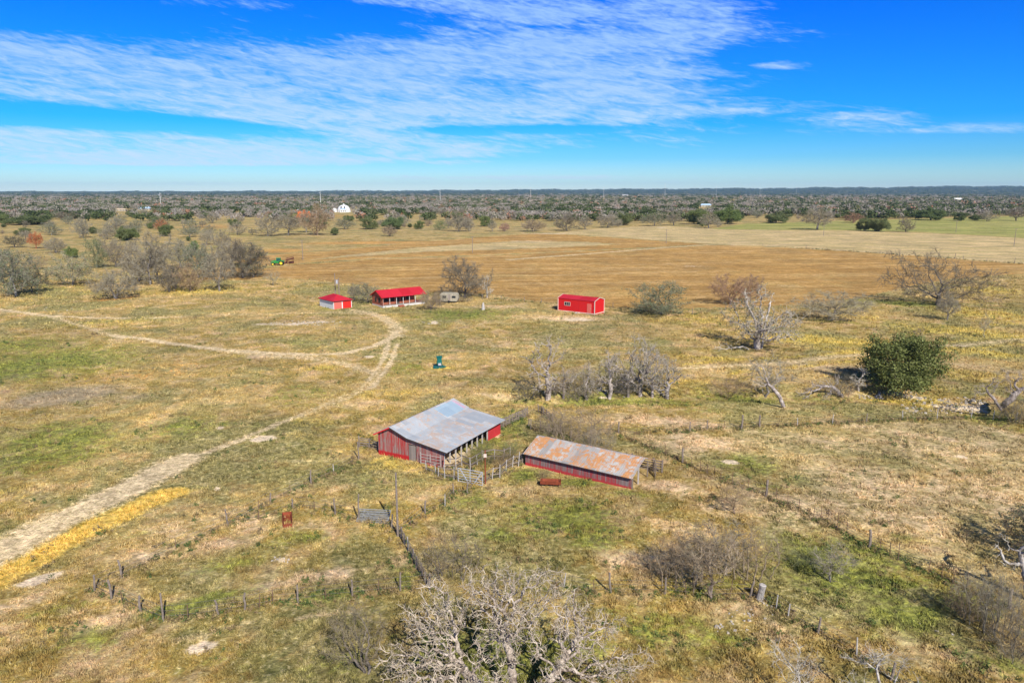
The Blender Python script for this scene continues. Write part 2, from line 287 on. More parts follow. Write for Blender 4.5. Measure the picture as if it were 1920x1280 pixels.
def ground_material():
    m, nt, b = new_mat('dry_pasture_ground')
    pos = nt.n('ShaderNodeNewGeometry').outputs['Position']
    def att(nm):
        a = nt.n('ShaderNodeAttribute'); a.attribute_name = nm; return nt.sep(a.outputs['Vector'])
    tr, ye, gr = att('m1'); ba, fi, li = att('m2'); pa, og, me = att('m3'); lt, wd, st = att('m4')
    big = nt.noise(pos, 0.035, 5, 0.6); mid = nt.noise(pos, 0.22, 5, 0.62, 0.5); fine = nt.noise(pos, 1.5, 5, 0.68, 0.4)
    gra = nt.noise(pos, 6.0, 3, 0.7); mid2 = nt.noise(nt.vm('ADD', pos, (31.0, 7.0, 3.0)), 0.5, 5, 0.65, 0.6)
    fine2 = nt.noise(nt.vm('ADD', pos, (91.0, 57.0, 3.0)), 2.6, 4, 0.7)
    def soft(mk, k=0.55, lo=.32, hi=.68, src=mid2, src2=fine):
        n = nt.m('ADD', nt.m('MULTIPLY', nt.m('SUBTRACT', src, .5), k * 1.6), nt.m('MULTIPLY', nt.m('SUBTRACT', src2, .5), k * 1.3))
        g = nt.m('MULTIPLY', n, nt.ss(mk, 0.02, .3))
        return nt.ss(nt.m('ADD', mk, g), lo, hi)
    c = nt.ramp(nt.lin(mid, .3, .7), [(0, COL['olive']), (.42, COL['ochre']), (.72, COL['tan']), (1, COL['pink'])])
    c = nt.mix(nt.ss(big, .42, .62, 0, .55), c, COL['straw'])
    olv = nt.noise(nt.vm('ADD', pos, (13.0, 41.0, 9.0)), .055, 6, .68, .6)
    c = nt.mix(nt.ss(olv, .46, .6, 0, .78), c, nt.mix(nt.lin(fine, .38, .62), (.15, .165, .055), (.36, .32, .13)))
    c = nt.mix(nt.m('MULTIPLY', nt.ss(fine2, .52, .68), .55), c, COL['palestraw'])
    brn = nt.noise(nt.vm('ADD', nt.vm('MULTIPLY', pos, (.7, 1.0, 1.0)), (11.0, 77.0, 5.0)), .42, 5, .7, .8)
    c = nt.mix(nt.m('MULTIPLY', nt.ss(brn, .54, .66), .42), c, (.33, .20, .065))
    c = nt.mix(nt.m('MULTIPLY', nt.ss(brn, .44, .34), .28), c, COL['palestraw'])
    c = nt.mix(nt.m('MULTIPLY', nt.ss(mid2, .6, .72), .4), c, COL['dkgreen'])
    lcol = nt.mix(nt.lin(nt.noise(nt.vm('MULTIPLY', pos, (.35, 1.0, 1.0)), .12, 5, .65), .35, .65), (.46, .37, .16), (.76, .56, .31))
    c = nt.mix(nt.m('MULTIPLY', soft(lt, .3), .8), c, lcol)
    c = nt.mix(nt.m('MULTIPLY', soft(og, .6, .25, .7), .75), c, COL['orange'])
    c = nt.mix(nt.m('MULTIPLY', soft(li, .4, .25, .75), .7), c, COL['lilac'])
    c = nt.mix(nt.m('MULTIPLY', soft(ba, .7, .2, .85), .7), c, COL['bare'])
    gcol = nt.ramp(nt.lin(fine, .35, .65), [(0, COL['dkgreen']), (.5, COL['green']), (1, COL['ygreen'])])
    c = nt.mix(nt.m('MULTIPLY', soft(gr, .75, .25, .75), .75), c, gcol)
    ycol = nt.mix(nt.lin(fine, .35, .65), COL['yellow'], COL['yellow2'])
    c = nt.mix(nt.m('MULTIPLY', soft(ye, 1.0, .25, .85), .75), c, ycol)
    c = nt.mix(nt.m('MULTIPLY', soft(st, .45, .2, .85), .82), c, nt.mix(nt.lin(fine, .3, .7), (.66, .42, .07), (.82, .56, .16)))
    mc = nt.mix(nt.ss(nt.noise(nt.vm('MULTIPLY', pos, (.01, .05, .05)), 1.0, 4), .4, .6), COL['meadow'], COL['meadow2'])
    c = nt.mix(nt.m('MULTIPLY', soft(me, .3), .9), c, mc)
    # ploughed soil, with faint passes of the plough
    sx, sy, sz = nt.sep(pos)
    pl = nt.noise(nt.comb(nt.m('MULTIPLY', sx, .012), nt.m('MULTIPLY', nt.m('SUBTRACT', sy, nt.m('MULTIPLY', sx, .12)), .16), 0.0), 1.0, 5, .65, .3)
    fc = nt.ramp(nt.lin(nt.m('ADD', nt.m('MULTIPLY', pl, .65), nt.m('MULTIPLY', mid, .35)), .39, .61), [(0, COL['soil_dk']), (.5, COL['soil']), (1, COL['soil_lt'])])
    fc = nt.mix(nt.m('MULTIPLY', nt.ss(fine, .5, .7), .2), fc, COL['straw'])
    fc = nt.mix(nt.m('MULTIPLY', nt.ss(olv, .52, .64), .3), fc, (.56, .42, .17))
    fc = nt.mix(nt.m('MULTIPLY', nt.ss(big, .46, .36), .3), fc, (.36, .21, .06))
    c = nt.mix(nt.m('MULTIPLY', soft(fi, .3, .35, .65), .92), c, fc)
    tcol = nt.mix(nt.lin(nt.m('ADD', nt.m('MULTIPLY', fine, .5), nt.m('MULTIPLY', gra, .5)), .35, .6), COL['track_dk'], COL['track'])
    c = nt.mix(nt.m('MULTIPLY', soft(tr, .7, .12, .72, fine, fine2), .92), c, tcol)
    c = nt.mix(nt.m('MULTIPLY', soft(pa, .5, .3, .6), .9), c, COL['caliche'])
    wc = nt.mix(nt.ss(nt.noise(pos, .012, 4), .4, .6), COL['woods'], COL['woods2'])
    c = nt.mix(wd, c, wc)
    # tufts and litter: light and dark blades
    tex = nt.noise(nt.vm('MULTIPLY', pos, (.8, 1.0, 1.0)), .45, 8, .82, .5)
    c = nt.mix(1.0, c, nt.mix(nt.lin(nt.noise(nt.vm('ADD', pos, (3.0, 5.0, 70.0)), .06, 4, .6, .5), .36, .64), (.82, .82, .84), (1.12, 1.1, 1.06)), 'MULTIPLY')
    v = nt.m('MULTIPLY', nt.lin(gra, .25, .75, .70, 1.34), nt.lin(fine, .25, .75, .62, 1.44))
    hsv = nt.n('ShaderNodeHueSaturation'); nt.set(hsv.inputs['Color'], c); nt.set(hsv.inputs['Value'], nt.m('MULTIPLY', v, nt.lin(tex, .34, .66, .68, 1.34)))
    nt.set(hsv.inputs['Hue'], nt.lin(fine2, .3, .7, .488, .514)); hsv.inputs['Saturation'].default_value = 1.0
    nt.set(b.inputs['Base Color'], hsv.outputs[0]); b.inputs['Roughness'].default_value = 1.0; b.inputs['Specular IOR Level'].default_value = 0.05
    hh = nt.m('ADD', nt.m('MULTIPLY', fine, .7), nt.m('MULTIPLY', gra, .3))
    nt.set(b.inputs['Normal'], nt.bump(hh, .8, .35))
    return m
COL = dict(olive=(.22, .20, .06), ochre=(.41, .29, .085), tan=(.56, .40, .19), pink=(.64, .43, .26), straw=(.54, .39, .165), palestraw=(.82, .64, .37), dkgreen=(.11, .135, .045),
           green=(.19, .23, .045), ygreen=(.34, .36, .06), light=(.66, .50, .24), orange=(.64, .33, .10), lilac=(.46, .36, .25), bare=(.86, .62, .40), yellow=(.58, .44, .07), yellow2=(.74, .57, .16),
           meadow=(.30, .32, .09), meadow2=(.42, .39, .13), soil=(.50, .29, .095), soil_dk=(.39, .215, .065), soil_lt=(.62, .40, .17), track=(.88, .69, .43), track_dk=(.62, .46, .24), caliche=(.88, .70, .49), woods=(.05, .065, .035), woods2=(.10, .11, .07))
GROUND = ground_material()

# ------------------------------------------------------------------ mesh helpers
def np_mesh(name, verts, faces, mats, fmat=None, smooth=False):
    """faces: array (n,k) of one polygon size or list of such arrays"""
    me = bpy.data.meshes.new(name)
    if not isinstance(faces, list): faces = [faces]
    faces = [f for f in faces if len(f)]
    if not faces: return me
    me.vertices.add(len(verts)); me.vertices.foreach_set('co', np.asarray(verts, np.float32).ravel())
    nl = sum(f.size for f in faces); nf = sum(len(f) for f in faces)
    me.loops.add(nl); me.polygons.add(nf)
    me.loops.foreach_set('vertex_index', np.concatenate([f.ravel() for f in faces]).astype(np.int32))
    tot = np.concatenate([np.full(len(f), f.shape[1]) for f in faces]); st = np.concatenate([[0], np.cumsum(tot)[:-1]])
    me.polygons.foreach_set('loop_start', st.astype(np.int32)); me.polygons.foreach_set('loop_total', tot.astype(np.int32))
    for m in mats: me.materials.append(m)
    if fmat is not None: me.polygons.foreach_set('material_index', np.asarray(fmat, np.int32))
    if smooth: me.polygons.foreach_set('use_smooth', np.ones(nf, bool))
    me.update(calc_edges=True); me.validate()
    return me
def link(name, data, parent=None, loc=None):
    o = bpy.data.objects.new(name, data); C.objects.link(o)
    if parent is not None: o.parent = parent
    if loc is not None: o.location = loc
    return o
def tag(o, label=None, cat=None, group=None, kind=None):
    if label: o['label'] = label
    if cat: o['category'] = cat
    if group: o['group'] = group
    if kind: o['kind'] = kind
    return o
def thing(name, label, cat, loc, rz=0.0, group=None):
    o = link(name, None, loc=loc); o.rotation_euler = (0, 0, rz); o.empty_display_size = .5
    return tag(o, label, cat, group)
class MB:
    """collects boxes, bars, tubes and polygons in local coordinates"""
    def __init__(s): s.v = []; s.f = []; s.mi = []; s.k = 0
    def face(s, pts): n = len(s.v); s.v += [tuple(p) for p in pts]; s.f.append(tuple(range(n, n + len(pts)))); s.mi.append(s.k); return s
    def hexa(s, p):   # 8 points: bottom ring 0-3, top ring 4-7
        n = len(s.v); s.v += [tuple(q) for q in p]
        for f in [(0, 3, 2, 1), (4, 5, 6, 7), (0, 1, 5, 4), (1, 2, 6, 5), (2, 3, 7, 6), (3, 0, 4, 7)]:
            s.f.append(tuple(n + i for i in f)); s.mi.append(s.k)
        return s
    def box(s, x0, x1, y0, y1, z0, z1):
        return s.hexa([(x0, y0, z0), (x1, y0, z0), (x1, y1, z0), (x0, y1, z0), (x0, y0, z1), (x1, y0, z1), (x1, y1, z1), (x0, y1, z1)])
    def slab(s, pts, t, d=(0, 0, 1)):    # polygon thickened along d
        d = Vector(d) * t; n = len(pts); a = [Vector(p) for p in pts]; k = len(s.v)
        s.v += [tuple(p) for p in a] + [tuple(p + d) for p in a]
        s.f.append(tuple(k + i for i in reversed(range(n)))); s.mi.append(s.k); s.f.append(tuple(k + n + i for i in range(n))); s.mi.append(s.k)
        for i in range(n): j = (i + 1) % n; s.f.append((k + i, k + j, k + n + j, k + n + i)); s.mi.append(s.k)
        return s
    def tube(s, a, b, r0, r1=None, n=6, caps=True):
        a, b = Vector(a), Vector(b); r1 = r0 if r1 is None else r1; d = (b - a).normalized()
        u = d.cross(Vector((0.31, .52, .79)) if abs(d.z) < .9 else Vector((1, 0, 0))).normalized(); w = d.cross(u); k = len(s.v)
        for c, r in ((a, r0), (b, r1)):
            for i in range(n): t = 6.28318 * i / n; s.v.append(tuple(c + (u * math.cos(t) + w * math.sin(t)) * r))
        for i in range(n): j = (i + 1) % n; s.f.append((k + i, k + j, k + n + j, k + n + i)); s.mi.append(s.k)
        if caps: s.f.append(tuple(k + i for i in reversed(range(n)))); s.mi.append(s.k); s.f.append(tuple(k + n + i for i in range(n))); s.mi.append(s.k)
        return s
    def bar(s, a, b, w, h):      # rectangular bar
        a, b = Vector(a), Vector(b); d = (b - a).normalized(); up = Vector((0, 0, 1)) if abs(d.z) < .9 else Vector((1, 0, 0))
        u = d.cross(up).normalized() * w / 2; v = u.cross(d).normalized() * h / 2
        return s.hexa([a - u - v, a + u - v, b + u - v, b - u - v, a - u + v, a + u + v, b + u + v, b - u + v])
    def lathe(s, prof, n=12, c=(0, 0), axis='z'):
        k = len(s.v)
        for r, z in prof:
            for i in range(n):
                t = 6.28318 * i / n; p = (c[0] + r * math.cos(t), c[1] + r * math.sin(t), z)
                s.v.append(p if axis == 'z' else (c[0] + r * math.cos(t), z, c[1] + r * math.sin(t)))
        for j in range(len(prof) - 1):
            for i in range(n):
                i2 = (i + 1) % n; s.f.append((k + j * n + i, k + j * n + i2, k + (j + 1) * n + i2, k + (j + 1) * n + i)); s.mi.append(s.k)
        s.f.append(tuple(k + i for i in range(n))); s.mi.append(s.k); s.f.append(tuple(k + (len(prof) - 1) * n + i for i in range(n))); s.mi.append(s.k)
        return s
    def mesh(s, name, mats):
        if not isinstance(mats, list): mats = [mats]
        me = bpy.data.meshes.new(name); me.from_pydata(s.v, [], s.f)
        for m in mats: me.materials.append(m)
        me.polygons.foreach_set('material_index', s.mi); me.update()
        import bmesh
        bm = bmesh.new(); bm.from_mesh(me); bmesh.ops.recalc_face_normals(bm, faces=bm.faces); bm.to_mesh(me); bm.free()
        return me
    def build(s, name, mats, parent=None, loc=None, label=None):
        o = link(name, s.mesh(name, mats), parent, loc)
        if label: o['label'] = label
        return o

# ------------------------------------------------------------------ ground sheets
def set_masks(me, x, y):
    k = masks(x, y); z = np.zeros(len(x))
    for nm, tri in (('m1', ('track', 'yellow', 'green')), ('m2', ('bare', 'field', 'lilac')), ('m3', ('pale', 'orange', 'meadow')), ('m4', ('light', 'wood', 'stripe'))):
        a = me.attributes.new(nm, 'FLOAT_VECTOR', 'POINT')
        a.data.foreach_set('vector', np.stack([k[t] for t in tri], 1).astype(np.float32).ravel())
    return k
def build_ground():
    az = np.concatenate([np.arange(-180, -42, 3.0), np.arange(-42, 42.01, 0.1), np.arange(45, 180.1, 3.0)])
    dep = np.concatenate([[80, 68, 58, 51], np.arange(46, 6, -0.11), np.arange(6, 2, -.05), np.arange(2, .6, -.03)])
    r = CAMH / np.tan(np.radians(dep)); r = np.concatenate([r, r[-1] * np.exp(np.linspace(.03, math.log(42000 / r[-1]), 90))])
    A, R = np.meshgrid(np.radians(az), r); X = R * np.sin(A); Y = R * np.cos(A)
    x, y = X.ravel(), Y.ravel(); z = hgt(x, y)
    # ruts and clods
    near = np.clip(1.4 - np.hypot(x, y) / 120, 0, 1); z = z + near * .05 * fbm(x, y, 21, 3.0, 3)
    nr, na = X.shape; i = np.arange(nr - 1)[:, None] * na + np.arange(na - 1)[None, :]; i = i.ravel()
    F = np.stack([i, i + 1, i + na + 1, i + na], 1)[:, ::-1]
    cx, cy = x[F].mean(1), y[F].mean(1); k = masks(cx, cy); cr = np.hypot(cx, cy)
    reg = np.zeros(len(F), int)
    reg[k['meadow'] > .5] = 3; reg[k['field'] > .5] = 2; reg[k['track'] > .45] = 1; reg[cr > 8500] = 4
    V = np.stack([x, y, z], 1)
    for code, nm in enumerate(('ground', 'dirt_track', 'plowed_field', 'meadow', 'hills')):
        f = F[reg == code]; used, inv = np.unique(f, return_inverse=True); f2 = inv.reshape(f.shape)
        vv = V[used]
        if code == 0: c = len(vv); ring = np.where(np.isclose(np.hypot(vv[:, 0], vv[:, 1]), r[0]))[0]
        me = np_mesh(nm, vv, f2, [GROUND], smooth=True); set_masks(me, vv[:, 0], vv[:, 1])
        tag(link(nm, me), kind='structure')
build_ground()

# ------------------------------------------------------------------ building materials
def plank_mat(name, red=0.5, band=0.0, width=0.16, redcol=(.55, .035, .03), grey=(.30, .25, .21), horizontal=False):
    m, nt, b = new_mat(name)
    x, y, z = nt.sep(nt.n('ShaderNodeTexCoord').outputs['Object'])
    u = nt.m('ADD', x, nt.m('MULTIPLY', y, 1.013)); along = z
    if horizontal: u, along = z, nt.m('ADD', x, y)
    idx = nt.m('FLOOR', nt.m('DIVIDE', u, width)); fr = nt.m('FRACT', nt.m('DIVIDE', u, width))
    wn = nt.n('ShaderNodeTexWhiteNoise', noise_dimensions='1D'); nt.set(wn.inputs['W'], idx)
    streak = nt.noise(nt.comb(nt.m('MULTIPLY', u, 11.0), 0.0, nt.m('MULTIPLY', along, .9)), 1.0, 4, .7)
    wear = nt.m('ADD', nt.m('ADD', nt.m('MULTIPLY', wn.outputs[0], .22), nt.m('MULTIPLY', streak, 1.2)), nt.m('MULTIPLY', nt.noise(nt.comb(u, 0.0, along), .7, 3), .5))
    f = nt.ss(wear, .68 + (red - .5) * .9, 1.16 + (red - .5) * .9)      # 1 = paint gone
    if band > 0: f = nt.m('MULTIPLY', f, nt.ss(nt.m('ADD', z, nt.m('MULTIPLY', streak, .15)), band, band + .22))
    rc = nt.mix(nt.lin(streak, .3, .7), tuple(c * .75 for c in redcol), redcol)
    gc = nt.mix(nt.lin(nt.m('ADD', nt.m('MULTIPLY', streak, .6), nt.m('MULTIPLY', wn.outputs[0], .4)), .2, .8), tuple(c * .5 for c in grey), tuple(c * 1.35 for c in grey))
    c = nt.mix(f, rc, gc)
    gap = nt.m('MINIMUM', nt.ss(fr, 0.0, .1), nt.ss(fr, 1.0, .9)); c = nt.mix(nt.lin(gap, 0, 1, .65, 0), c, (.03, .02, .02))
    nt.set(b.inputs['Base Color'], c); nt.set(b.inputs['Normal'], nt.bump(gap, .5, .02)); return m
def roof_mat(name, col, col2, rust=0.0, rustcol=(.52, .20, .05), rough=.45, metal=.25, rib=0.25, axis='y', sheet=0.9):
    m, nt, b = new_mat(name)
    tc = nt.n('ShaderNodeTexCoord').outputs['Object']; x, y, z = nt.sep(tc)
    run = y if axis == 'y' else x; oth = x if axis == 'y' else y
    wn = nt.n('ShaderNodeTexWhiteNoise', noise_dimensions='2D')
    nt.set(wn.inputs['Vector'], nt.comb(nt.m('FLOOR', nt.m('DIVIDE', run, sheet)), nt.m('FLOOR', nt.m('DIVIDE', oth, 2.7)), 0.0))
    n = nt.noise(tc, 1.3, 5, .65); n2 = nt.noise(tc, .55, 4, .6, .8)
    c = nt.mix(nt.lin(nt.m('ADD', nt.m('MULTIPLY', wn.outputs[0], .6), nt.m('MULTIPLY', n, .6)), .3, .9), col, col2)
    if rust > 0:
        st = nt.noise(nt.comb(nt.m('MULTIPLY', run, 2.6), nt.m('MULTIPLY', oth, 2.2), 0.0), 1.0, 6, .75, .5)
        v = nt.m('ADD', nt.m('ADD', nt.m('MULTIPLY', n2, .65), nt.m('MULTIPLY', st, .95)), nt.m('MULTIPLY', wn.outputs[0], .14))
        f = nt.ss(v, 1.08 - rust * .45, 1.26 - rust * .45)
        c = nt.mix(nt.m('MULTIPLY', f, .92), c, nt.mix(nt.lin(st, .35, .65), tuple(q * .8 for q in rustcol), tuple(min(1, q * 1.35) for q in rustcol)))
        nt.set(b.inputs['Metallic'], nt.m('MULTIPLY', nt.m('SUBTRACT', 1.0, f), metal))
    else: b.inputs['Metallic'].default_value = metal
    w = nt.m('SINE', nt.m('MULTIPLY', run, 6.28318 / rib))
    seam = nt.ss(nt.m('FRACT', nt.m('DIVIDE', run, sheet)), .0, .05)
    c = nt.mix(nt.lin(seam, 0, 1, .3, 0), c, tuple(q * .5 for q in col))
    nt.set(b.inputs['Base Color'], c); nt.set(b.inputs['Normal'], nt.bump(w, .6, .02)); b.inputs['Roughness'].default_value = rough
    b.inputs['Specular IOR Level'].default_value = .22
    return m
M = {}
M['red_planks'] = plank_mat('weathered_red_planks', .52, .5, redcol=(.60, .03, .03))
M['red_planks_faded'] = plank_mat('faded_red_planks', .42, 0, grey=(.33, .25, .22))
M['red_planks_bright'] = plank_mat('bright_red_planks', 1.0, 0, redcol=(.66, .045, .05))
M['shed_planks'] = plank_mat('shed_red_planks', .47, .28, redcol=(.55, .05, .06), grey=(.23, .19, .18))
M['grey_planks'] = plank_mat('grey_planks', -.6, 0, grey=(.32, .27, .23))
M['galv'] = roof_mat('galvanised_roof', (.42, .45, .48), (.62, .64, .65), rust=.52, rustcol=(.50, .36, .27), metal=.1, rough=.6)
M['galv_blue'] = roof_mat('blue_grey_sheet', (.36, .47, .56), (.46, .58, .66), metal=.1, sheet=.8)
M['pink_sheet'] = roof_mat('faded_pink_sheet', (.60, .36, .48), (.72, .52, .62), metal=.1)
M['rusty_roof'] = roof_mat('rusty_roof', (.40, .38, .36), (.66, .65, .62), rust=.62, rustcol=(.58, .25, .07), metal=.15, axis='x', sheet=.8)
M['red_metal'] = roof_mat('red_metal_roof', (.50, .018, .03), (.60, .026, .045), metal=.0, rough=.6, axis='x', sheet=3.0, rib=.3)
M['red_siding'] = roof_mat('red_metal_siding', (.60, .012, .015), (.68, .02, .02), metal=.0, rough=.75, axis='x', sheet=3.0, rib=.3)
M['cabin'] = plank_mat('cabin_logs', -.6, 0, width=.22, grey=(.42, .13, .07), horizontal=True)
M['white'] = mat_flat('white_paint', (.80, .79, .75), .6, var=.06)
M['pale_trim'] = mat_flat('pale_trim', (.74, .60, .50), .6, var=.1)
M['salmon'] = mat_flat('salmon_door', (.72, .16, .12), .5, var=.06)
M['redpaint'] = mat_flat('red_paint', (.72, .03, .02), .45, var=.06)
M['darkwood'] = mat_flat('dark_wood', (.07, .05, .04), .9)
M['postwood'] = mat_flat('grey_cedar_post', (.26, .21, .17), .95, var=.35, scale=6)
M['palepost'] = mat_flat('pale_weathered_post', (.50, .46, .42), .9, var=.2, scale=6)
M['steelpost'] = mat_flat('rusty_steel_post', (.20, .12, .08), .8, var=.3, scale=6)
M['rust'] = mat_flat('rust', (.27, .065, .03), .8, var=.35, scale=2.5)
M['rustdk'] = mat_flat('dark_rust', (.11, .04, .03), .85, var=.4)
M['galvpipe'] = mat_flat('galvanised_pipe', (.58, .60, .62), .45, metal=.3, var=.1)
M['concrete'] = mat_flat('pale_concrete', (.60, .58, .54), .9, var=.1)
M['sand'] = mat_flat('sandy_dirt_floor', (.72, .56, .34), 1.0, var=.15, scale=1.2)
M['glass'] = mat_flat('dark_glass', (.03, .035, .04), .15, var=.2)
M['tealpaint'] = mat_flat('dark_teal_paint', (.01, .14, .12), .5, var=.2)
M['green'] = mat_flat('tractor_green', (.04, .30, .06), .4, var=.1)
M['yellow'] = mat_flat('wheel_yellow', (.85, .62, .04), .4, var=.05)
M['black'] = mat_flat('black_rubber', (.02, .02, .02), .8, var=.1)
M['cream'] = mat_flat('cream_camper_paint', (.40, .36, .27), .8, var=.3, scale=2)
M['darkpipe'] = mat_flat('dull_grey_pipe', (.30, .30, .29), .7, var=.25)
M['wire'] = mat_flat('fence_wire', (.30, .27, .25), .6, metal=.4)
M['blue_roof'] = mat_flat('pale_blue_roof', (.45, .60, .75), .5, var=.05)

# ------------------------------------------------------------------ buildings
def prism_roof(name, pts_profile, y0, y1, th, mat, parent, label=None):   # profile in xz, extruded along y
    mb = MB(); n = len(pts_profile)
    for (x0, z0), (x1, z1) in zip(pts_profile[:-1], pts_profile[1:]):
        mb.hexa([(x0, y0, z0), (x1, y0, z1), (x1, y1, z1), (x0, y1, z0), (x0, y0, z0 + th), (x1, y0, z1 + th), (x1, y1, z1 + th), (x0, y1, z0 + th)])
    return mb.build(name, mat, parent, label=label)
def barn():
    o = P(710, 851); W, L = 9.1, 13.0; up, ub, hl, hp, hb, he = 1.94, 4.3, 2.6, 3.62, 2.70, 2.02
    t = thing('barn', 'big weathered red barn with grey metal roof and open lean-to side', 'barn', o, -.49)
    dirt = MB().slab([(4.2, .1, -.4), (9.6, .1, -.4), (9.6, 12.9, -.4), (4.2, 12.9, -.4)], .47).build('dirt_floor', M['sand'], t)
    fw = MB(); fw.slab([(0, 0, -.5), (ub, 0, -.5), (ub, 0, hb), (up, 0, hp), (0, 0, hl)], .06, (0, 1, 0)).build('front_wall', M['red_planks'], t)
    MB().slab([(5.42, -.02, -.5), (W, -.02, -.5), (W, -.02, he), (5.42, -.02, 2.30)], .06, (0, 1, 0)).build('lean_to_wall', M['red_planks_faded'], t)
    MB().slab([(ub + .01, -.05, 1.98), (6.6, -.05, 1.98), (6.9, -.05, 2.22), (6.6, -.05, 2.28), (ub + .01, -.05, 2.64)], .03, (0, 1, 0)).build('header_boards', M['red_planks_faded'], t)
    MB().slab([(ub + .03, .06, -.4), (5.28, .06, -.4), (5.28, .06, 1.85), (ub + .03, .06, 1.85)], .05, (0, 1, 0)).build('door', M['grey_planks'], t)
    MB().box(7.0, 9.0, -.16, -.06, -.35, .05).box(6.9, 8.3, -.15, -.06, .1, .2).build('low_red_boards', M['redpaint'], t)
    g = MB()
    for z in (.25, .6, .95, 1.3): g.tube((6.3, -.5, z), (9.0, -.42, z), .025)
    for x in (6.3, 7.6, 9.0): g.tube((x, -.47, 0), (x, -.47, 1.5), .03)
    g.build('pen_panel', M['palepost'], t)
    MB().slab([(0.06, .06, -.5), (.06, L, -.5), (.06, L, hl), (.06, .06, hl)], .06, (-1, 0, 0)).build('side_wall', M['red_planks'], t)
    MB().slab([(0, L, -.5), (W, L, -.5), (W, L, he), (ub, L, hb), (up, L, hp), (0, L, hl)], .06, (0, -1, 0)).build('back_wall', M['red_planks'], t)
    MB().slab([(W, 9.9, -.5), (W, L, -.5), (W, L, he - .05), (W, 9.9, he - .05)], .06, (-1, 0, 0)).build('red_bay_wall', M['red_planks_bright'], t)
    MB().slab([(ub, .1, -.4), (ub, L - .1, -.4), (ub, L - .1, hb - .1), (ub, .1, hb - .1)], .06, (1, 0, 0)).build('inner_wall', M['darkwood'], t)
    for i in range(9):
        y = .15 + i * 1.2; p = MB().bar((W - .06, y, -.5), (W - .06, y, he - .02), .13, .13)
        ob = p.build('post', M['palepost'], t)
        MB().bar((W - .05, y, 1.15), (W - .05, y + .5, he - .08), .07, .07).build('knee_brace', M['postwood'], ob)
    MB().bar((W - .06, 0, he - .1), (W - .06, L, he - .1), .1, .14).build('eave_beam', M['postwood'], t)
    r = MB()
    for y in np.arange(.5, L, 1.2): r.bar((ub, y, hb - .12), (W + .4, y, he - .2), .06, .12)
    r.build('rafters', M['darkwood'], t)
    prism_roof('roof', [(-.42, hl - .12), (up, hp + .04), (ub, hb + .05)], -.35, L + .3, .05, M['galv'], t)
    prism_roof('lean_to_roof', [(ub - .12, hb + .04), (W + .62, he - .1)], -.35, L + .2, .05, M['galv'], t)
    s = (hb - hp) / (ub - up)
    zz = lambda x: hp + .04 + (x - up) * s + .07
    MB().slab([(2.2, 8.3, zz(2.2)), (4.25, 8.3, zz(4.25)), (4.25, 12.3, zz(4.25)), (2.2, 12.3, zz(2.2))], .02).build('blue_roof_sheet', M['galv_blue'], t)
    MB().slab([(2.3, 12.35, zz(2.3)), (4.1, 12.35, zz(4.1)), (4.1, 12.75, zz(4.1)), (2.3, 12.75, zz(2.3))], .02).build('pink_roof_sheet', M['pink_sheet'], t)
    for s_ in (0, 1):
        pr = [(-.42, hl - .12), (up, hp + .04)] if s_ == 0 else [(up, hp + .04), (ub, hb + .05), (W + .6, he - .1)]
        b = MB()
        for (x0, z0), (x1, z1) in zip(pr[:-1], pr[1:]): b.bar((x0, -.37, z0 - .06), (x1, -.37, z1 - .06), .03, .14)
        b.build('fascia', M['redpaint'] if s_ == 0 else M['darkwood'], t)
barn()
def long_shed():
    o = P(985, 871); L, W, he, hp = 13.0, 5.7, 1.42, 2.62
    t = thing('cattle_shed', 'long low red shed with rusty orange streaked roof and open slatted end', 'shed', o, -.59)
    MB().slab([(0, 0, -.5), (L, 0, -.5), (L, 0, he), (0, 0, he)], .06, (0, 1, 0)).build('front_wall', M['shed_planks'], t)
    MB().slab([(0, .06, -.5), (0, W, -.5), (0, W, he), (0, W / 2, hp - .05), (0, .06, he)], .06, (1, 0, 0)).build('end_wall', M['darkwood'], t)
    prism = MB()
    for (y0, z0), (y1, z1) in (((-.28, he - .08), (W / 2, hp)), ((W / 2, hp), (W - .4, he + .28))):
        prism.hexa([(-.15, y0, z0), (L + .1, y0, z0), (L + .1, y1, z1), (-.15, y1, z1), (-.15, y0, z0 + .05), (L + .1, y0, z0 + .05), (L + .1, y1, z1 + .05), (-.15, y1, z1 + .05)])
    prism.build('roof', M['rusty_roof'], t)
    MB().slab([(-.1, .1, -.35), (L + .1, .1, -.35), (L + .1, W, -.35), (-.1, W, -.35)], .42).build('dirt_floor', M['sand'], t)
    for i in range(6):
        x = .1 + i * (L - .2) / 5; MB().bar((x, W, -.5), (x, W, he + .3), .14, .14).build('post', M['postwood'], t)
    sl = MB()
    for i in range(5): z = .25 + i * .3; sl.bar((0, W + .08, z), (L + .9, W + .08, z), .04, .14)
    sl.bar((L + .9, W, -.4), (L + .9, W, 1.65), .14, .14)
    sl.build('slatted_rear_wall', M['postwood'], t)
    e = MB()
    for i in range(5): z = .35 + i * .28; e.bar((L + .05, W, z), (L + .9, W - 1.9 + i * .1, z * .8), .04, .1)
    e.build('end_rails', M['postwood'], t)
    MB().bar((L + .02, W - 1.9, -.4), (L + .02, W - 1.9, 1.9), .1, .1).build('end_post', M['postwood'], t)
    MB().bar((L, .05, -.4), (L, .05, he), .12, .12).build('corner_post', M['postwood'], t)
    for y in (1.6,):
        MB().bar((L - .05, y, -.4), (L - .05, y, he + .5), .12, .12).build('end_post', M['palepost'], t)
    MB().bar((0, -.3, he - .1), (L, -.3, he - .1), .03, .08).build('fascia', M['darkwood'], t)
long_shed()
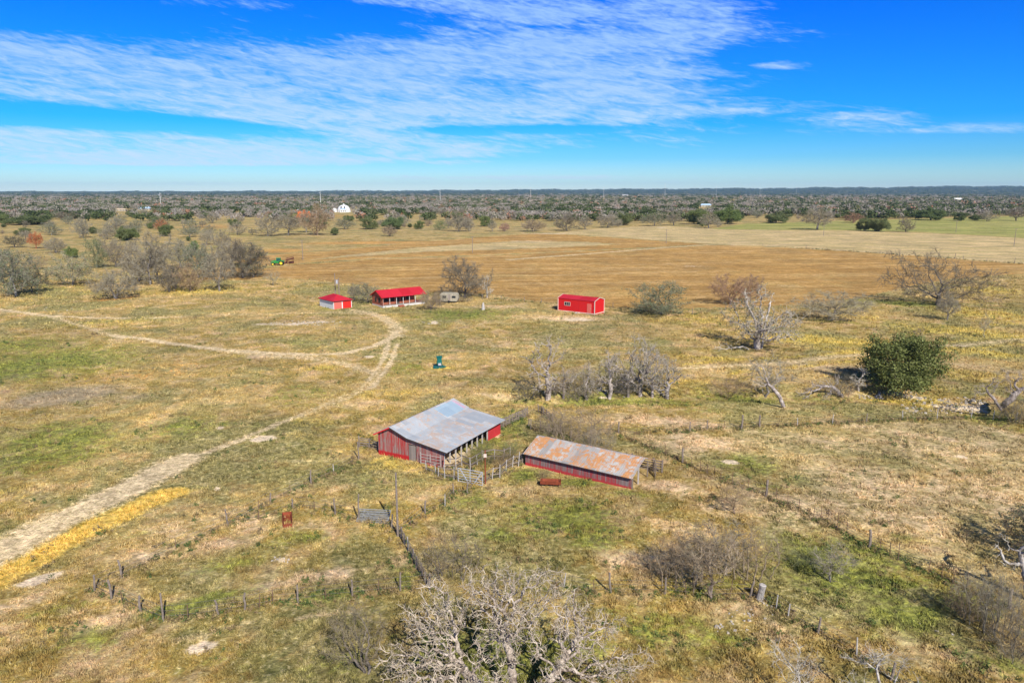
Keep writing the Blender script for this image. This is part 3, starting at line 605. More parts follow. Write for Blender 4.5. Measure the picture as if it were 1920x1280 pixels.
def window(parent, x0, x1, z0, z1, y, n=2, frame='pale_trim'):     # on a wall facing -y
    f = MB().box(x0 - .08, x0, y - .06, y + .02, z0 - .08, z1 + .08).box(x1, x1 + .08, y - .06, y + .02, z0 - .08, z1 + .08).box(x0, x1, y - .06, y + .02, z1, z1 + .08).box(x0, x1, y - .06, y + .02, z0 - .08, z0)
    for i in range(1, n): xm = x0 + (x1 - x0) * i / n; f.box(xm - .03, xm + .03, y - .05, y + .02, z0, z1)
    fo = f.build('window', M[frame], parent)
    MB().box(x0, x1, y - .03, y - .01, z0, z1).build('pane', M['glass'], fo)
def red_shed():
    o = P(1046.7, 581.7); L, W, he, hp = 10.6, 4.72, 3.2, 3.86
    t = thing('metal_shed', 'bright red metal storage shed with pale trim beside the plowed field', 'shed', o, -.63)
    MB().slab([(0, 0, -.5), (L, 0, -.5), (L, 0, he), (0, 0, he)], .06, (0, 1, 0)).build('front_wall', M['red_siding'], t)
    MB().slab([(0, W, -.5), (L, W, -.5), (L, W, he), (0, W, he)], .06, (0, -1, 0)).build('back_wall', M['red_siding'], t)
    for x, d in ((0, 1), (L, -1)):
        MB().slab([(x, .06, -.5), (x, W - .06, -.5), (x, W - .06, he), (x, W / 2, hp), (x, .06, he)], .06, (d, 0, 0)).build('end_wall', M['red_siding'], t)
    r = MB()
    for (y0, z0), (y1, z1) in (((-.12, he - .02), (W / 2, hp + .03)), ((W / 2, hp + .03), (W + .12, he - .02))):
        r.hexa([(-.1, y0, z0), (L + .1, y0, z0), (L + .1, y1, z1), (-.1, y1, z1), (-.1, y0, z0 + .05), (L + .1, y0, z0 + .05), (L + .1, y1, z1 + .05), (-.1, y1, z1 + .05)])
    r.build('roof', M['red_metal'], t)
    tr = MB()
    for x in (-.04, L + .04):
        tr.bar((x, -.04, -.3), (x, -.04, he), .15, .15); tr.bar((x, W + .04, -.3), (x, W + .04, he), .15, .15)
        tr.bar((x + (.1 if x > 1 else -.1), -.15, he + .02), (x + (.1 if x > 1 else -.1), W / 2, hp + .08), .08, .14); tr.bar((x + (.1 if x > 1 else -.1), W / 2, hp + .08), (x + (.1 if x > 1 else -.1), W + .15, he + .02), .08, .14)
    tr.bar((0, -.05, .05), (L, -.05, .05), .08, .2); tr.bar((L + .05, 0, .05), (L + .05, W, .05), .08, .2)
    tr.build('trim', M['pale_trim'], t)
    window(t, 1.9, 3.5, 1.55, 2.35, 0, 3)
    d = MB().box(8.5, 9.7, -.07, .0, .12, 2.5).build('door', M['salmon'], t); MB().box(9.5, 9.58, -.13, -.06, 1.2, 1.35).build('handle', M['galvpipe'], d)
    MB().box(5.6, 6.5, -1.1, -.2, -.2, .12).build('step', M['concrete'], t)
red_shed()
def house():
    o = P(718, 577); L, W = 12.6, 6.1; hw, hr = 2.75, 4.15; pd = 1.7; f0 = .45
    t = thing('ranch_house', 'reddish log cabin with bright red metal roof and long front porch', 'house', o, rad(37))
    # local x along the porch, y towards the back
    MB().box(-.05, L + .1, -.1, W + .05, -.6, f0).build('foundation', M['concrete'], t)
    MB().slab([(0, 0, f0), (0, W, f0), (0, W, hw), (0, W / 2, hr), (0, 0, hw)], .12, (1, 0, 0)).build('gable_wall', M['cabin'], t)
    MB().slab([(L - 2.2, pd, f0), (L - 2.2, W, f0), (L - 2.2, W, hw), (L - 2.2, W / 2, hr), (L - 2.2, pd, hw + .4)], .12, (-1, 0, 0)).build('end_wall', M['cabin'], t)
    MB().slab([(.12, pd, f0), (L - 2.3, pd, f0), (L - 2.3, pd, hw + .4), (.12, pd, hw + .4)], .12, (0, 1, 0)).build('front_wall', M['cabin'], t)
    MB().slab([(.12, W, f0), (L - 2.3, W, f0), (L - 2.3, W, hw), (.12, W, hw)], .12, (0, -1, 0)).build('back_wall', M['cabin'], t)
    for y0 in (1.5, 3.5):
        f = MB().box(-.07, -.005, y0, y0 + .85, 1.2, 2.35).build('window', M['darkwood'], t); MB().box(-.09, -.072, y0 + .08, y0 + .77, 1.28, 2.27).build('pane', M['glass'], f)
    for x0 in (1.4, 3.2, 6.4, 8.0): window(t, x0, x0 + 1.0, 1.2, 2.3, pd, 1, 'darkwood')
    MB().box(4.9, 5.8, pd - .06, pd, f0, 2.5).build('door', M['darkwood'], t)
    MB().box(0, L, -.05, pd, f0 + .003, f0 + .1).build('porch_floor', M['grey_planks'], t)
    for x in (.12, 2.1, 4.1, 6.1, 8.0, 9.8, L - .15): MB().bar((x, .08, f0), (x, .08, hw - .05), .10, .10).build('porch_post', M['white'] if x < 10 else M['cabin'], t)
    MB().bar((L - .15, W - .2, f0), (L - .15, W - .2, hw), .16, .16).build('porch_post', M['cabin'], t)
    rl = MB()
    for a, b in ((.2, 4.0), (6.2, L - .2)):
        rl.bar((a, .06, 1.3), (b, .06, 1.3), .06, .1)
        for x in np.arange(a, b, .28): rl.bar((x, .06, f0 + .1), (x, .06, 1.28), .05, .05)
    rl.build('porch_railing', M['cabin'], t)
    st = MB()
    for i in range(3): st.box(4.4, 5.9, -.4 - .3 * (i + 1), -.1 - .3 * i, -.4, f0 - .15 * i - .1)
    st.build('steps', M['cabin'], t)
    r = MB()
    for (y0, z0), (y1, z1) in (((-.45, hw - .12), (W / 2, hr + .12)), ((W / 2, hr + .12), (W + .45, hw - .12))):
        r.hexa([(-.45, y0, z0), (L + .4, y0, z0), (L + .4, y1, z1), (-.45, y1, z1), (-.45, y0, z0 + .08), (L + .4, y0, z0 + .08), (L + .4, y1, z1 + .08), (-.45, y1, z1 + .08)])
    rf = r.build('roof', M['red_metal'], t)
    MB().bar((-.47, -.45, hw - .16), (-.47, W / 2, hr + .06), .04, .16).bar((-.47, W / 2, hr + .06), (-.47, W + .45, hw - .16), .04, .16).build('fascia', M['redpaint'], t)
house()
def garage():
    o = P(625.8, 580); A, B = 5.2, 8.0; h = 2.15
    t = thing('garage', 'small white garage with red hipped roof and red doors', 'garage', o, rad(40))
    MB().box(0, .12, 0, B, -.5, h).build('side_wall', M['white'], t)
    MB().box(.12, A - .12, 0, .12, -.5, h).build('front_wall', M['white'], t)
    MB().box(A - .12, A, 0, B, -.5, h).build('side_wall', M['white'], t)
    MB().box(.12, A - .12, B - .12, B, -.5, h).build('back_wall', M['white'], t)
    MB().box(.12, 2.3, -.06, -.003, .02, h - .15).build('door', M['salmon'], t)
    MB().box(2.6, A - .2, -.06, -.003, .02, h - .12).build('door', M['redpaint'], t)
    r = MB(); e = .35; z = h - .05; a, b, c, d = (-e, -e, z), (A + e, -e, z), (A + e, B + e, z), (-e, B + e, z); p, q = (A / 2, A / 2 + .4, z + 1.3), (A / 2, B - A / 2 - .4, z + 1.3)
    r.face([a, b, p]).face([b, c, q, p]).face([c, d, q]).face([d, a, p, q]).face([a, d, c, b]); r.build('roof', M['red_metal'], t)
    MB().box(-e, A + e, -e - .02, -e + .02, z - .12, z - .005).box(-e - .02, -e + .02, -e + .02, B + e, z - .12, z - .005).build('fascia', M['rustdk'], t)
garage()
def camper():
    o = P(843, 567)
    t = thing('camper_trailer', 'old cream camper trailer parked behind bare brush near the red roofed house', 'trailer', o, rad(-8))
    b = MB(); pr = [(-2.5, .5), (2.3, .5), (2.6, 1.2), (2.4, 2.4), (1.9, 2.75), (-2.0, 2.75), (-2.5, 2.3)]
    b.slab([(x, -1.1, z) for x, z in pr], 2.2, (0, 1, 0)); b.build('body', M['cream'], t)
    for x0 in (-1.7, .9): MB().box(x0, x0 + 1.05, -1.14, -1.105, 1.4, 2.0).build('window', M['glass'], t)
    MB().box(-.2, .5, -1.13, -1.105, .6, 2.35).build('door', M['grey_planks'], t)
    for y in (-1.05, 1.05): MB().lathe([(.1, y - .12), (.36, y - .12), (.36, y + .12), (.1, y + .12)], 12, (0, .36), 'y').build('wheel', M['black'], t)
    MB().bar((2.3, 0, .5), (3.6, 0, .45), .1, .1).tube((3.5, 0, -.1), (3.5, 0, .5), .05).build('hitch', M['rustdk'], t)
camper()
def dome_house():
    o = P(645, 398); s = 1.0
    t = thing('dome_house', 'far white domed house standing among trees', 'house', o, rad(6))
    d = MB(); n = 14
    prof = [(9.6 * math.cos(a) ** .8, 10.5 * math.sin(a)) for a in np.linspace(0, 1.5, 9)]
    d.lathe([(9.6, -.5)] + prof, 18); d.build('dome', M['white'], t)
    MB().box(-4.5, 4.5, -11.5, -6, -.5, 4.2).build('entrance_wing', M['white'], t)
    MB().slab([(-5, -11.8, 4.2), (5, -11.8, 4.2), (0, -11.8, 6.6)], 6, (0, 1, 0)).build('gable_roof', M['blue_roof'], t)
    for x in (-3, -.2, 2.4): MB().box(x, x + 1.2, -11.6, -11.5, 1, 3).build('window', M['glass'], t)
    for x in (-3.2, 1.6): MB().box(x, x + 1.6, -9.9, -9.0, 6.6, 8.4).build('window', M['glass'], t)
    MB().lathe([(1.2, 10.2), (1.2, 11.6), (.2, 12.2)], 8).build('cupola', M['white'], t)
    MB().box(-16, -10, -3, 3, -.5, 4).slab([(-16.3, -3.3, 4), (-9.7, -3.3, 4), (-13, -3.3, 6)], 6.6, (0, 1, 0)).build('annex', M['white'], t)
dome_house()
def far_house(px, py, w, h, col, label, rz=0., hip=True):
    o = P(px, py); t = thing('farm_house', label, 'house', o, rz)
    MB().box(-w / 2, w / 2, -3.5, 3.5, -.5, h * .55).build('wall', M['cream'], t)
    r = MB(); a, b, c, d = (-w / 2 - .5, -4, h * .55), (w / 2 + .5, -4, h * .55), (w / 2 + .5, 4, h * .55), (-w / 2 - .5, 4, h * .55); k = 2.5 if hip else 0
    p, q = (-w / 2 - .5 + k, 0, h), (w / 2 + .5 - k, 0, h); r.face([a, b, q, p]).face([c, d, p, q]).face([b, c, q]).face([d, a, p]).face([a, d, c, b]); r.build('roof', col, t)
    for x in (-w * .3, 0, w * .28): MB().box(x, x + 1.1, -3.56, -3.5, 1, 2.2).build('window', M['glass'], t)
M['tan_roof'] = mat_flat('tan_roof', (.62, .50, .34), .8, var=.08)
M['grey_roof'] = mat_flat('grey_roof', (.42, .42, .44), .6, var=.08)
far_house(271, 395, 18, 6, M['blue_roof'], 'far pale house with light blue roof at the left edge of the woods', .1)
far_house(228, 396, 15, 4, M['tan_roof'], 'far low building with tan roof left of the blue roofed house', .05)
far_house(465, 406, 11, 4.5, M['grey_roof'], 'far white house half hidden behind trees left of the dome house', -.2)
far_house(562, 401, 9, 6, M['white'], 'small white far building behind the orange tree', .3)
far_house(1323, 388, 20, 6, M['blue_roof'], 'far building with pale blue roof beyond the plowed field', 0)
far_house(1172, 368, 34, 10, M['grey_roof'], 'very distant grey roofed building deep in the woods', 0)
far_house(1795, 377, 26, 9, M['white'], 'very distant white building in the woods on the right', 0)

# ------------------------------------------------------------------ farm objects
def tractor():
    o = P(523, 497.5); t = thing('tractor', 'green tractor with yellow wheels at the end of the plowed field', 'tractor', o, rad(4))
    MB().slab([(-3.0, -.45, 1.0), (-.9, -.45, 1.0), (-.9, -.45, 2.15), (-2.6, -.45, 1.95), (-3.0, -.45, 1.7)], .9, (0, 1, 0)).build('hood', M['green'], t)
    MB().box(-3.1, 1.5, -.3, .3, .7, 1.0).build('chassis', M['black'], t)
    MB().box(-.9, .9, -.6, .6, 1.0, 1.7).build('body', M['green'], t)
    for x in (-.85, .8):
        for y in (-.65, .65): MB().bar((x, y, 1.7), (x * .9, y * .9, 2.95), .09, .09).build('cab_post', M['green'], t)
    MB().box(-.78, .73, -.58, .58, 1.72, 2.9).build('cab_glass', mat_flat('cab_glass', (.03, .10, .10), .1, var=.1), t)
    MB().box(-.95, .9, -.72, .72, 2.95, 3.1).build('cab_roof', M['green'], t)
    MB().tube((-1.6, -.3, 2.0), (-1.6, -.3, 2.9), .05).build('exhaust', M['black'], t)
    for x, r, w, n in ((1.15, .95, .5, 20), (-2.2, .62, .4, 16)):
        for y in (-.95, .95):
            wh = MB().lathe([(r * .6, y - w / 2), (r * .95, y - w / 2), (r, y - w / 4), (r, y + w / 4), (r * .95, y + w / 2), (r * .6, y + w / 2)], n, (x, r), 'y').build('wheel', M['black'], t)
            MB().lathe([(.05, y - w / 2 - .02), (r * .6, y - w / 2 - .02), (r * .6, y + w / 2 + .02), (.05, y + w / 2 + .02)], n, (x, r), 'y').build('rim', M['yellow'], wh)
    for y in (-.8, .8): MB().slab([(.2, y - .25, 1.75), (1.9, y - .25, 1.75), (2.1, y - .25, 1.5), (2.1, y - .25, 1.6), (1.9, y - .25, 1.95), (.2, y - .25, 1.95)], .5, (0, 1, 0)).build('fender', M['green'], t)
tractor()
def harrow():
    o = P(542.5, 493.8); t = thing('disc_harrow', 'rusty brown folded disc harrow hitched behind the green tractor', 'harrow', o, rad(4))
    MB().bar((-3.0, 0, .6), (2.0, 0, .8), .15, .15).bar((-1.2, -1, .8), (-1.2, 1, .8), .12, .12).bar((1.2, -1, .8), (1.2, 1, .8), .12, .12).bar((-1.2, -1, .8), (1.2, -1, .8), .1, .12).bar((-1.2, 1, .8), (1.2, 1, .8), .1, .12).build('frame', M['rustdk'], t)
    for sx, sg in ((-1.2, -1), (0.3, 1), (1.5, -1)):
        g = MB()
        for i in range(8):
            y = -1.4 + i * .4; g.lathe([(.04, y), (.38, y + .03), (.04, y + .07)], 12, (sx + .1 * i * sg * .3, .4), 'y')
        g.build('disc_gang', M['rustdk'], t)
    for y in (-1.1, 1.1):
        w = MB().bar((-1.0, y, .8), (-1.0, y * .9, 2.5), .12, .12).bar((1.6, y, .8), (1.6, y * .9, 3.0), .12, .12).bar((-1.0, y * .9, 2.3), (1.6, y * .9, 2.7), .12, .14)
        for i in range(6): w.lathe([(.04, y - .1), (.33, y), (.04, y + .1)], 10, (-.9 + i * .5, 1.5 + .12 * i), 'y')
        w.build('folded_wing', M['rustdk'], t)
    for y in (-.6, .6): MB().lathe([(.1, y - .1), (.35, y - .1), (.35, y + .1), (.1, y + .1)], 12, (.6, .35), 'y').build('wheel', M['black'], t)
harrow()
def feeder():
    o = P(824, 689); t = thing('deer_feeder', 'dark green deer feeder standing alone in the open grass', 'feeder', o, rad(12))
    MB().slab([(-.38, -.35, .75), (.38, -.35, .75), (.38, .35, .75), (-.38, .35, .75)], 1.05).slab([(-.38, -.35, .75), (.38, -.35, .75), (.12, -.12, .3), (-.12, -.12, .3)], .05, (0, 1, 0)).build('hopper', M['tealpaint'], t)
    MB().slab([(-.5, -.45, 1.8), (.5, -.45, 1.8), (.5, .45, 1.95), (-.5, .45, 1.95)], .06).build('lid', M['tealpaint'], t)
    for x in (-.5, .5):
        for y in (-.45, .45): MB().tube((x * .7, y * .7, 1.2), (x * 1.2, y * 1.2, -.1), .035).build('leg', M['tealpaint'], t)
    MB().slab([(-1.15, -.9, .12), (.35, -1.0, .12), (1.2, -.2, .14), (.3, .9, .12), (-1.0, .7, .12)], .16).build('tray', M['tealpaint'], t)
    MB().box(-.25, .25, -.5, -.36, .5, .9).build('spout', M['galvpipe'], t)
feeder()
def trough(name, px, py, rz, L, W, H, legs, label):
    o = P(px, py); t = thing(name, label, 'trough', o, rz); z0 = .28 if legs else 0.0
    b = MB(); a = .12
    b.slab([(-L / 2, -W / 2 + a, z0), (L / 2, -W / 2 + a, z0), (L / 2, W / 2 - a, z0), (-L / 2, W / 2 - a, z0)], .04)
    for sy in (-1, 1): b.hexa([(-L / 2, sy * (W / 2 - a), z0), (L / 2, sy * (W / 2 - a), z0), (L / 2, sy * (W / 2 - a + .04), z0), (-L / 2, sy * (W / 2 - a + .04), z0), (-L / 2, sy * W / 2, z0 + H), (L / 2, sy * W / 2, z0 + H), (L / 2, sy * (W / 2 + .04), z0 + H), (-L / 2, sy * (W / 2 + .04), z0 + H)])
    b.build('basin', M['rust'], t)
    for sx in (-1, 1): MB().slab([(sx * L / 2, -W / 2 + a, z0), (sx * L / 2, W / 2 - a, z0), (sx * L / 2, W / 2, z0 + H), (sx * L / 2, -W / 2, z0 + H)], .04, (1, 0, 0)).build('end_plate', M['rust'], t)
    if legs:
        for sx in (-1, 1):
            for sy in (-1, 1): MB().tube((sx * L * .42, sy * W * .4, -.1), (sx * L * .42, sy * W * .42, z0 + H + (.55 if sy > 0 else .1)), .03).build('leg', M['rustdk'], t)
trough('feed_trough', 539, 978, rad(108), 2.7, .8, .4, False, 'rusty red metal trough lying alone in the fenced pasture')
trough('feed_trough', 1032, 911, rad(-6), 2.1, .7, .4, True, 'rusty brown feed trough on legs in front of the long rusty roofed shed')
def gate(a, b, h, label, rot=0, braces=True, mat='galvpipe'):
    A, B = P(*a), P(*b); d = B - A; L = d.length; rz = math.atan2(d.y, d.x)
    t = thing('pipe_gate', label, 'gate', A, rz); t.rotation_euler = (rot, 0, rz)
    MB().tube((0, 0, .1), (0, 0, h), .045).tube((L, 0, .1), (L, 0, h), .045).tube((0, 0, h), (L, 0, h), .045).tube((0, 0, .12), (L, 0, .12), .045).build('frame', M[mat], t)
    r = MB()
    for i in range(1, 5): z = .12 + (h - .12) * i / 5; r.tube((0, 0, z), (L, 0, z), .032)
    r.build('rails', M[mat], t)
    if braces: MB().bar((.25, -.03, h), (L * .42, -.03, .12), .05, .1).bar((L * .97, -.03, h), (L * .65, -.03, .12), .05, .1).bar((L * .5, -.03, h), (L * .5, -.03, .12), .05, .08).build('brace', M[mat], t)
    return t
gate((859, 903), (905, 911), 1.55, 'white metal pipe gate with diagonal braces between barn and rusty post')
g = gate((668, 979), (726, 983), 1.5, 'pile of grey metal gate panels leaning on the ground left of the tall wooden pole', rad(-60), False, 'darkpipe'); g['category'] = 'gate panels'
mb = MB()
for k in range(1, 3):
    for i in range(6): z = .1 + i * .26; mb.tube((.05 * k, .10 * k, z), (2.9, .10 * k + .03, z + .03 * k), .03)
    mb.tube((.4 * k, .1 * k, .1), (.4 * k, .1 * k, 1.5), .035).tube((2.85, .1 * k, .1), (2.85, .1 * k, 1.5), .035).tube((.6, .1 * k, 1.4), (1.6, .1 * k, .15), .03)
mb.build('stacked_panel', M['darkpipe'], g)
def pole(name, px, py, ytop, r, label, mat='postwood', arm=False, cat='pole', extra=None, group=None):
    o = P(px, py); h = height_of(px, py, ytop); t = thing(name, label, cat, o, group=group)
    MB().tube((0, 0, -.4), (0, 0, h), r, r * .7, 8).build('shaft', M[mat], t)
    if arm: MB().bar((-1.1, 0, h - .35), (1.1, 0, h - .35), .1, .12).build('crossarm', M[mat], t)
    return t, h
pole('wooden_pole', 746, 1005, 886, .11, 'tall weathered wooden pole at the corner of the near pasture fence', 'postwood')
t, h = pole('utility_pole', 630, 571, 512, .14, 'thin utility pole behind the red roofed garage, left of its pair')
t, h = pole('utility_pole', 637, 573, 521, .16, 'dark utility pole with transformer behind the red roofed garage')
MB().tube((-.45, -.2, h - 1.5), (-.45, -.2, h - .5), .26, n=10).build('transformer', M['galvpipe'], t)
t, h = pole('meter_post', 910, 907, 843, .07, 'rusty steel post with small white box beside the white gate', 'rust')
MB().box(-.16, .16, -.2, -.07, h - .75, h - .4).build('box', M['pale_trim'], t)
for px, py, yt, lb in [(568, 487, 450, 'leftmost thin utility pole standing beside the tractor'), (886, 474, 443, 'utility pole on the far edge of the brown field near its middle'), (1249, 456, 430, 'utility pole where the pale field lane meets the dark strip'),
                   (1544, 442, 420, 'utility pole in the light field below a bare round tree'), (1792, 436, 413, 'utility pole at the edge of the green meadow'), (1901, 462, 428, 'tallest utility pole at the right edge of the light field'), (344, 435, 409, 'utility pole among bare trees in the far left pasture')]:
    pole('utility_pole', px, py, yt, .17, lb, 'postwood', True, group='utility poles across the fields')
def pylon(px, r, ytop, w, lb):
    a = math.atan((px - 960) / FPX * math.cos(PITCH)); x, y = r * math.sin(a), r * math.cos(a); z = HZ(x, y)
    dx, dy, dz = ray(px, ytop); h = CAMH + dz / dy * y - z
    t = thing('transmission_pylon', lb, 'pylon', (x, y, z), group='white transmission pylons over the woods')
    MB().tube((0, 0, -1), (0, 0, h), w, w * .45, 8).build('mast', M['white'], t)
    b = MB()
    for k, s in ((.72, 1), (.82, -1), (.92, 1)): b.bar((0, 0, h * k), (s * 3.2, 0, h * k + .8), .35, .35)
    b.build('arm', M['white'], t)
names = ['leftmost, short and thin', 'tall and clear, above the dome house', 'clear, above the middle of the brown field', 'slim, right of the image centre', 'slender, above the red shed', 'thin, fourth from the right', 'thin, third from the right', 'faint, second from the right', 'faintest, farthest right']
for (px, r, yt, w), nm in zip([(299, 1500, 361, .45), (600, 1650, 357, .55), (825, 2000, 355, .55), (995, 2600, 351, .5), (1132, 3000, 350, .5), (1247, 3300, 343, .6), (1343, 3900, 347, .5), (1425, 4700, 347, .5), (1493, 5400, 351, .5)], names):
    pylon(px, r, yt, w, 'white transmission pylon over the woods, ' + nm)

# ------------------------------------------------------------------ fences
rng = random.Random(7)
def post_mesh(name, r, h, mat, n=7, crook=.05, taper=.8):
    mb = MB(); k = 4; prev = (0, 0, -.3); rr = r
    for i in range(1, k + 1):
        z = -.3 + (h + .3) * i / k; q = (rng.uniform(-crook, crook), rng.uniform(-crook, crook), z); mb.tube(prev, q, rr, r * (1 - (1 - taper) * i / k), n, caps=(i in (1, k))); prev = q; rr = r * (1 - (1 - taper) * i / k)
    return mb.mesh(name, M[mat])
PM = {'c': [post_mesh('cedar_post', rng.uniform(.07, .10), 1.0, 'postwood') for _ in range(4)], 't': [post_mesh('steel_post', .028, 1.0, 'steelpost', 4, .0, 1)], 'w': [post_mesh('pale_post', .055, 1.0, 'palepost', 6, .02)], 'b': [post_mesh('thick_post', .13, 1.0, 'postwood')]}
def fence(label, pts, wires=3, wh=1.2, tilt=.07, rails=None, name='post_fence', wr=.012):
    """pts: (px, py, height m, kind)"""
    P3 = [P(p[0], p[1]) for p in pts]; o = P3[0]; t = thing(name, label, 'fence', o)
    for p, q in zip(pts, P3):
        if p[3] == '-': continue
        ob = link('post', rng.choice(PM[p[3]]), t, q - o); ob.scale = (1, 1, p[2]); ob.rotation_euler = (rng.uniform(-tilt, tilt), rng.uniform(-tilt, tilt), rng.uniform(0, 6))
    mb = MB()
    for a, b in zip(P3[:-1], P3[1:]):
        n = max(1, int((b - a).length / 4))
        for w in range(wires):
            z = wh * (w + 1) / wires
            for i in range(n):
                u, v = a.lerp(b, i / n), a.lerp(b, (i + 1) / n); u.z, v.z = HZ(u.x, u.y), HZ(v.x, v.y)
                mb.tube(u - o + Vector((0, 0, z)), v - o + Vector((0, 0, z)), wr, n=3, caps=False)
    if mb.v: mb.build('wire', M['wire'], t)
    if rails:
        mr = MB()
        for a, b in zip(P3[:-1], P3[1:]):
            for z in rails: mr.bar(a - o + Vector((0, 0, z + rng.uniform(-.04, .04))), b - o + Vector((0, 0, z + rng.uniform(-.04, .04))), .04, .11)
        mr.build('rail', M['postwood'], t)
    return t
fence('crooked wooden post fence along the bottom left of the near pasture', [(178, 1106, 1.3, 'c'), (210, 1122, 1.6, 'c'), (229, 1128, .9, 't'), (263, 1147, 1.3, 'c'), (305, 1164, 2.1, 'c'), (353, 1160, 1.1, 't'), (408, 1152, 1.2, 'c'), (460, 1144, 1.4, 'c'), (487, 1139, 1.1, 't'), (512, 1133, 1.2, 't'), (560, 1130, 1.5, 'c'), (610, 1122, 1.0, 't'), (660, 1118, 1.4, 'c'), (711, 1112, 1.1, 't'), (751, 1108, 1.6, 'c'), (805, 1104, 1.3, 'c')])
fence('sparse wooden post fence climbing the slope left of the rusty trough', [(178, 1106, 1.3, '-'), (229, 1083, 1.6, 'c'), (330, 1030, 1.1, 't'), (427, 986, 1.7, 'c'), (485, 955, 1.0, 't'), (507, 942, 1.0, 'c'), (545, 925, 1.0, 't'), (583, 907, 1.5, 'c'), (626, 888, 1.1, 'w'), (660, 870, 1.1, 't'), (672, 861, 2.1, 'c')])
fence('short row of leaning posts behind the rusty trough and gate panels', [(427, 986, 1.3, '-'), (485, 975, 1.0, 't'), (548, 952, 1.0, 'c'), (590, 955, .9, 't'), (629, 966, 1.7, 'c'), (672, 975, 2.6, 'c'), (735, 990, 1.4, 'c'), (746, 1004, 1.4, 'c')])
fence('dark overgrown fence running down from the tall wooden pole', [(746, 1004, 1.3, '-'), (752, 1010, 1.2, 'c'), (758, 1022, 1.1, 'c'), (765, 1032, 1.3, 'w'), (773, 1050, 1.0, 'c'), (781, 1066, 1.1, 'c'), (790, 1080, 1.2, 'c'), (798, 1094, 1.0, 'c'), (805, 1104, 1.3, 'c')], 6, 1.1, wr=.02)
fence('weedy post fence between the tall wooden pole and the white gate', [(746, 1004, 1.3, '-'), (770, 985, 1.0, 't'), (797, 963, 1.3, 'c'), (834, 949, 1.3, 'w'), (850, 925, 1.0, 'c'), (876, 925, 1.4, 'c'), (884, 915, 1.0, 't')])
fence('pale wire fence of white posts in front of the barn', [(799, 883, 1.25, 'w'), (817, 889, 1.25, 'w'), (822, 893, 1.0, 'w'), (834, 896, 1.5, 'w'), (851, 898, 1.4, 'w'), (859, 902, 1.4, 'w')], 6, 1.1, wr=.016, rails=(.35, 1.1))
fence('pale post fence between rusty post and long shed', [(910, 907, 1.3, '-'), (923, 898, 1.3, 'w'), (937, 896, 1.6, 'w'), (949, 884, 1.4, 'w'), (961, 876, 1.4, 'w'), (972, 874, 1.7, 'w'), (980, 868, 1.2, 'c')], 5, 1.2, wr=.016, rails=(.5, 1.2))
fence('inner corral fence of pale posts behind the white gate', [(833, 880, 1.4, 'w'), (855, 880, 1.4, 'w'), (866, 873, 1.3, 'w'), (882, 880, 1.4, 'w'), (895, 872, 1.2, 'w'), (905, 866, 1.4, 'w'), (927, 862, 1.3, 'w'), (944, 864, 1.5, 'c'), (957, 858, 1.2, 'w')], 4, 1.2, rails=(.5, 1.25), wr=.014)
fence('low plank rail fence off the left corner of the barn', [(709, 846, 1.3, 'c'), (692, 840, 1.2, 'c'), (674, 838, 1.5, 'c')], 0, rails=(.3, .6, .9, 1.15))
fence('brown picket fence behind the right end of the barn', [(937, 806, 1.3, 'c'), (943, 802, 1.3, 'c'), (949, 799, 1.3, 'c'), (955, 796, 1.3, 'c'), (961, 793, 1.3, 'c'), (967, 790, 1.3, 'c'), (973, 788, 1.3, 'c'), (979, 785, 1.3, 'c'), (985, 783, 1.4, 'c'), (989, 780, 1.3, 'c')], 0, rails=(.25, .5, .75, 1.0, 1.2))
fence('short dark picket fence on the far side of the purple thicket', [(1010, 773, 1.2, 'c'), (1015, 776, 1.2, 'c'), (1020, 779, 1.2, 'c'), (1025, 783, 1.2, 'c'), (1030, 786, 1.1, 'c'), (1036, 790, 1.2, 'c')], 0, rails=(.3, .6, .9))
fence('dark post fence between picket fence and long shed roof', [(991, 800, 1.1, 'c'), (995, 806, 1.5, 'c'), (1014, 806, 1.4, 'c'), (1030, 812, 1.2, 'c'), (1050, 815, 1.2, 'c'), (1070, 822, 1.1, 'c')], 3)
D8 = [(1160, 812, 1.5, 'b'), (1172, 819, 1.2, 't'), (1188, 827, 1.2, 't'), (1218, 841, 2.1, 't'), (1247, 852, 1.3, 't'), (1280, 867, 1.75, 'b'), (1296, 876, 1.2, 't'), (1313, 884, 1.3, 't'), (1326, 889, 1.2, 't'), (1339, 893, 1.3, 't'), (1351, 900, 1.4, 't'), (1373, 906, 1.4, 't'), (1387, 912, 1.3, 't'), (1403, 917, 1.2, 't'), (1437, 930, 1.75, 'b'), (1455, 940, 1.5, 't'), (1476, 949, 1.5, 't'), (1498, 957, 1.2, 't'), (1525, 973, 1.3, 't'), (1539, 978, 1.6, 't'), (1552, 976, 1.2, 't'), (1569, 993, 1.7, 't'), (1587, 1001, 1.2, 't'), (1630, 1026, 1.65, 'b'), (1649, 1033, 1.2, 't'), (1668, 1041, 1.2, 't'), (1684, 1050, 1.6, 't'), (1741, 1075, 1.4, 't'), (1765, 1085, 1.3, 't'), (1787, 1093, 1.5, 't'), (1812, 1104, 1.4, 't'), (1893, 1142, 1.6, 'b')]
fence('long straight diagonal fence of thin steel posts crossing the right pasture', D8, 4, 1.1, .03)
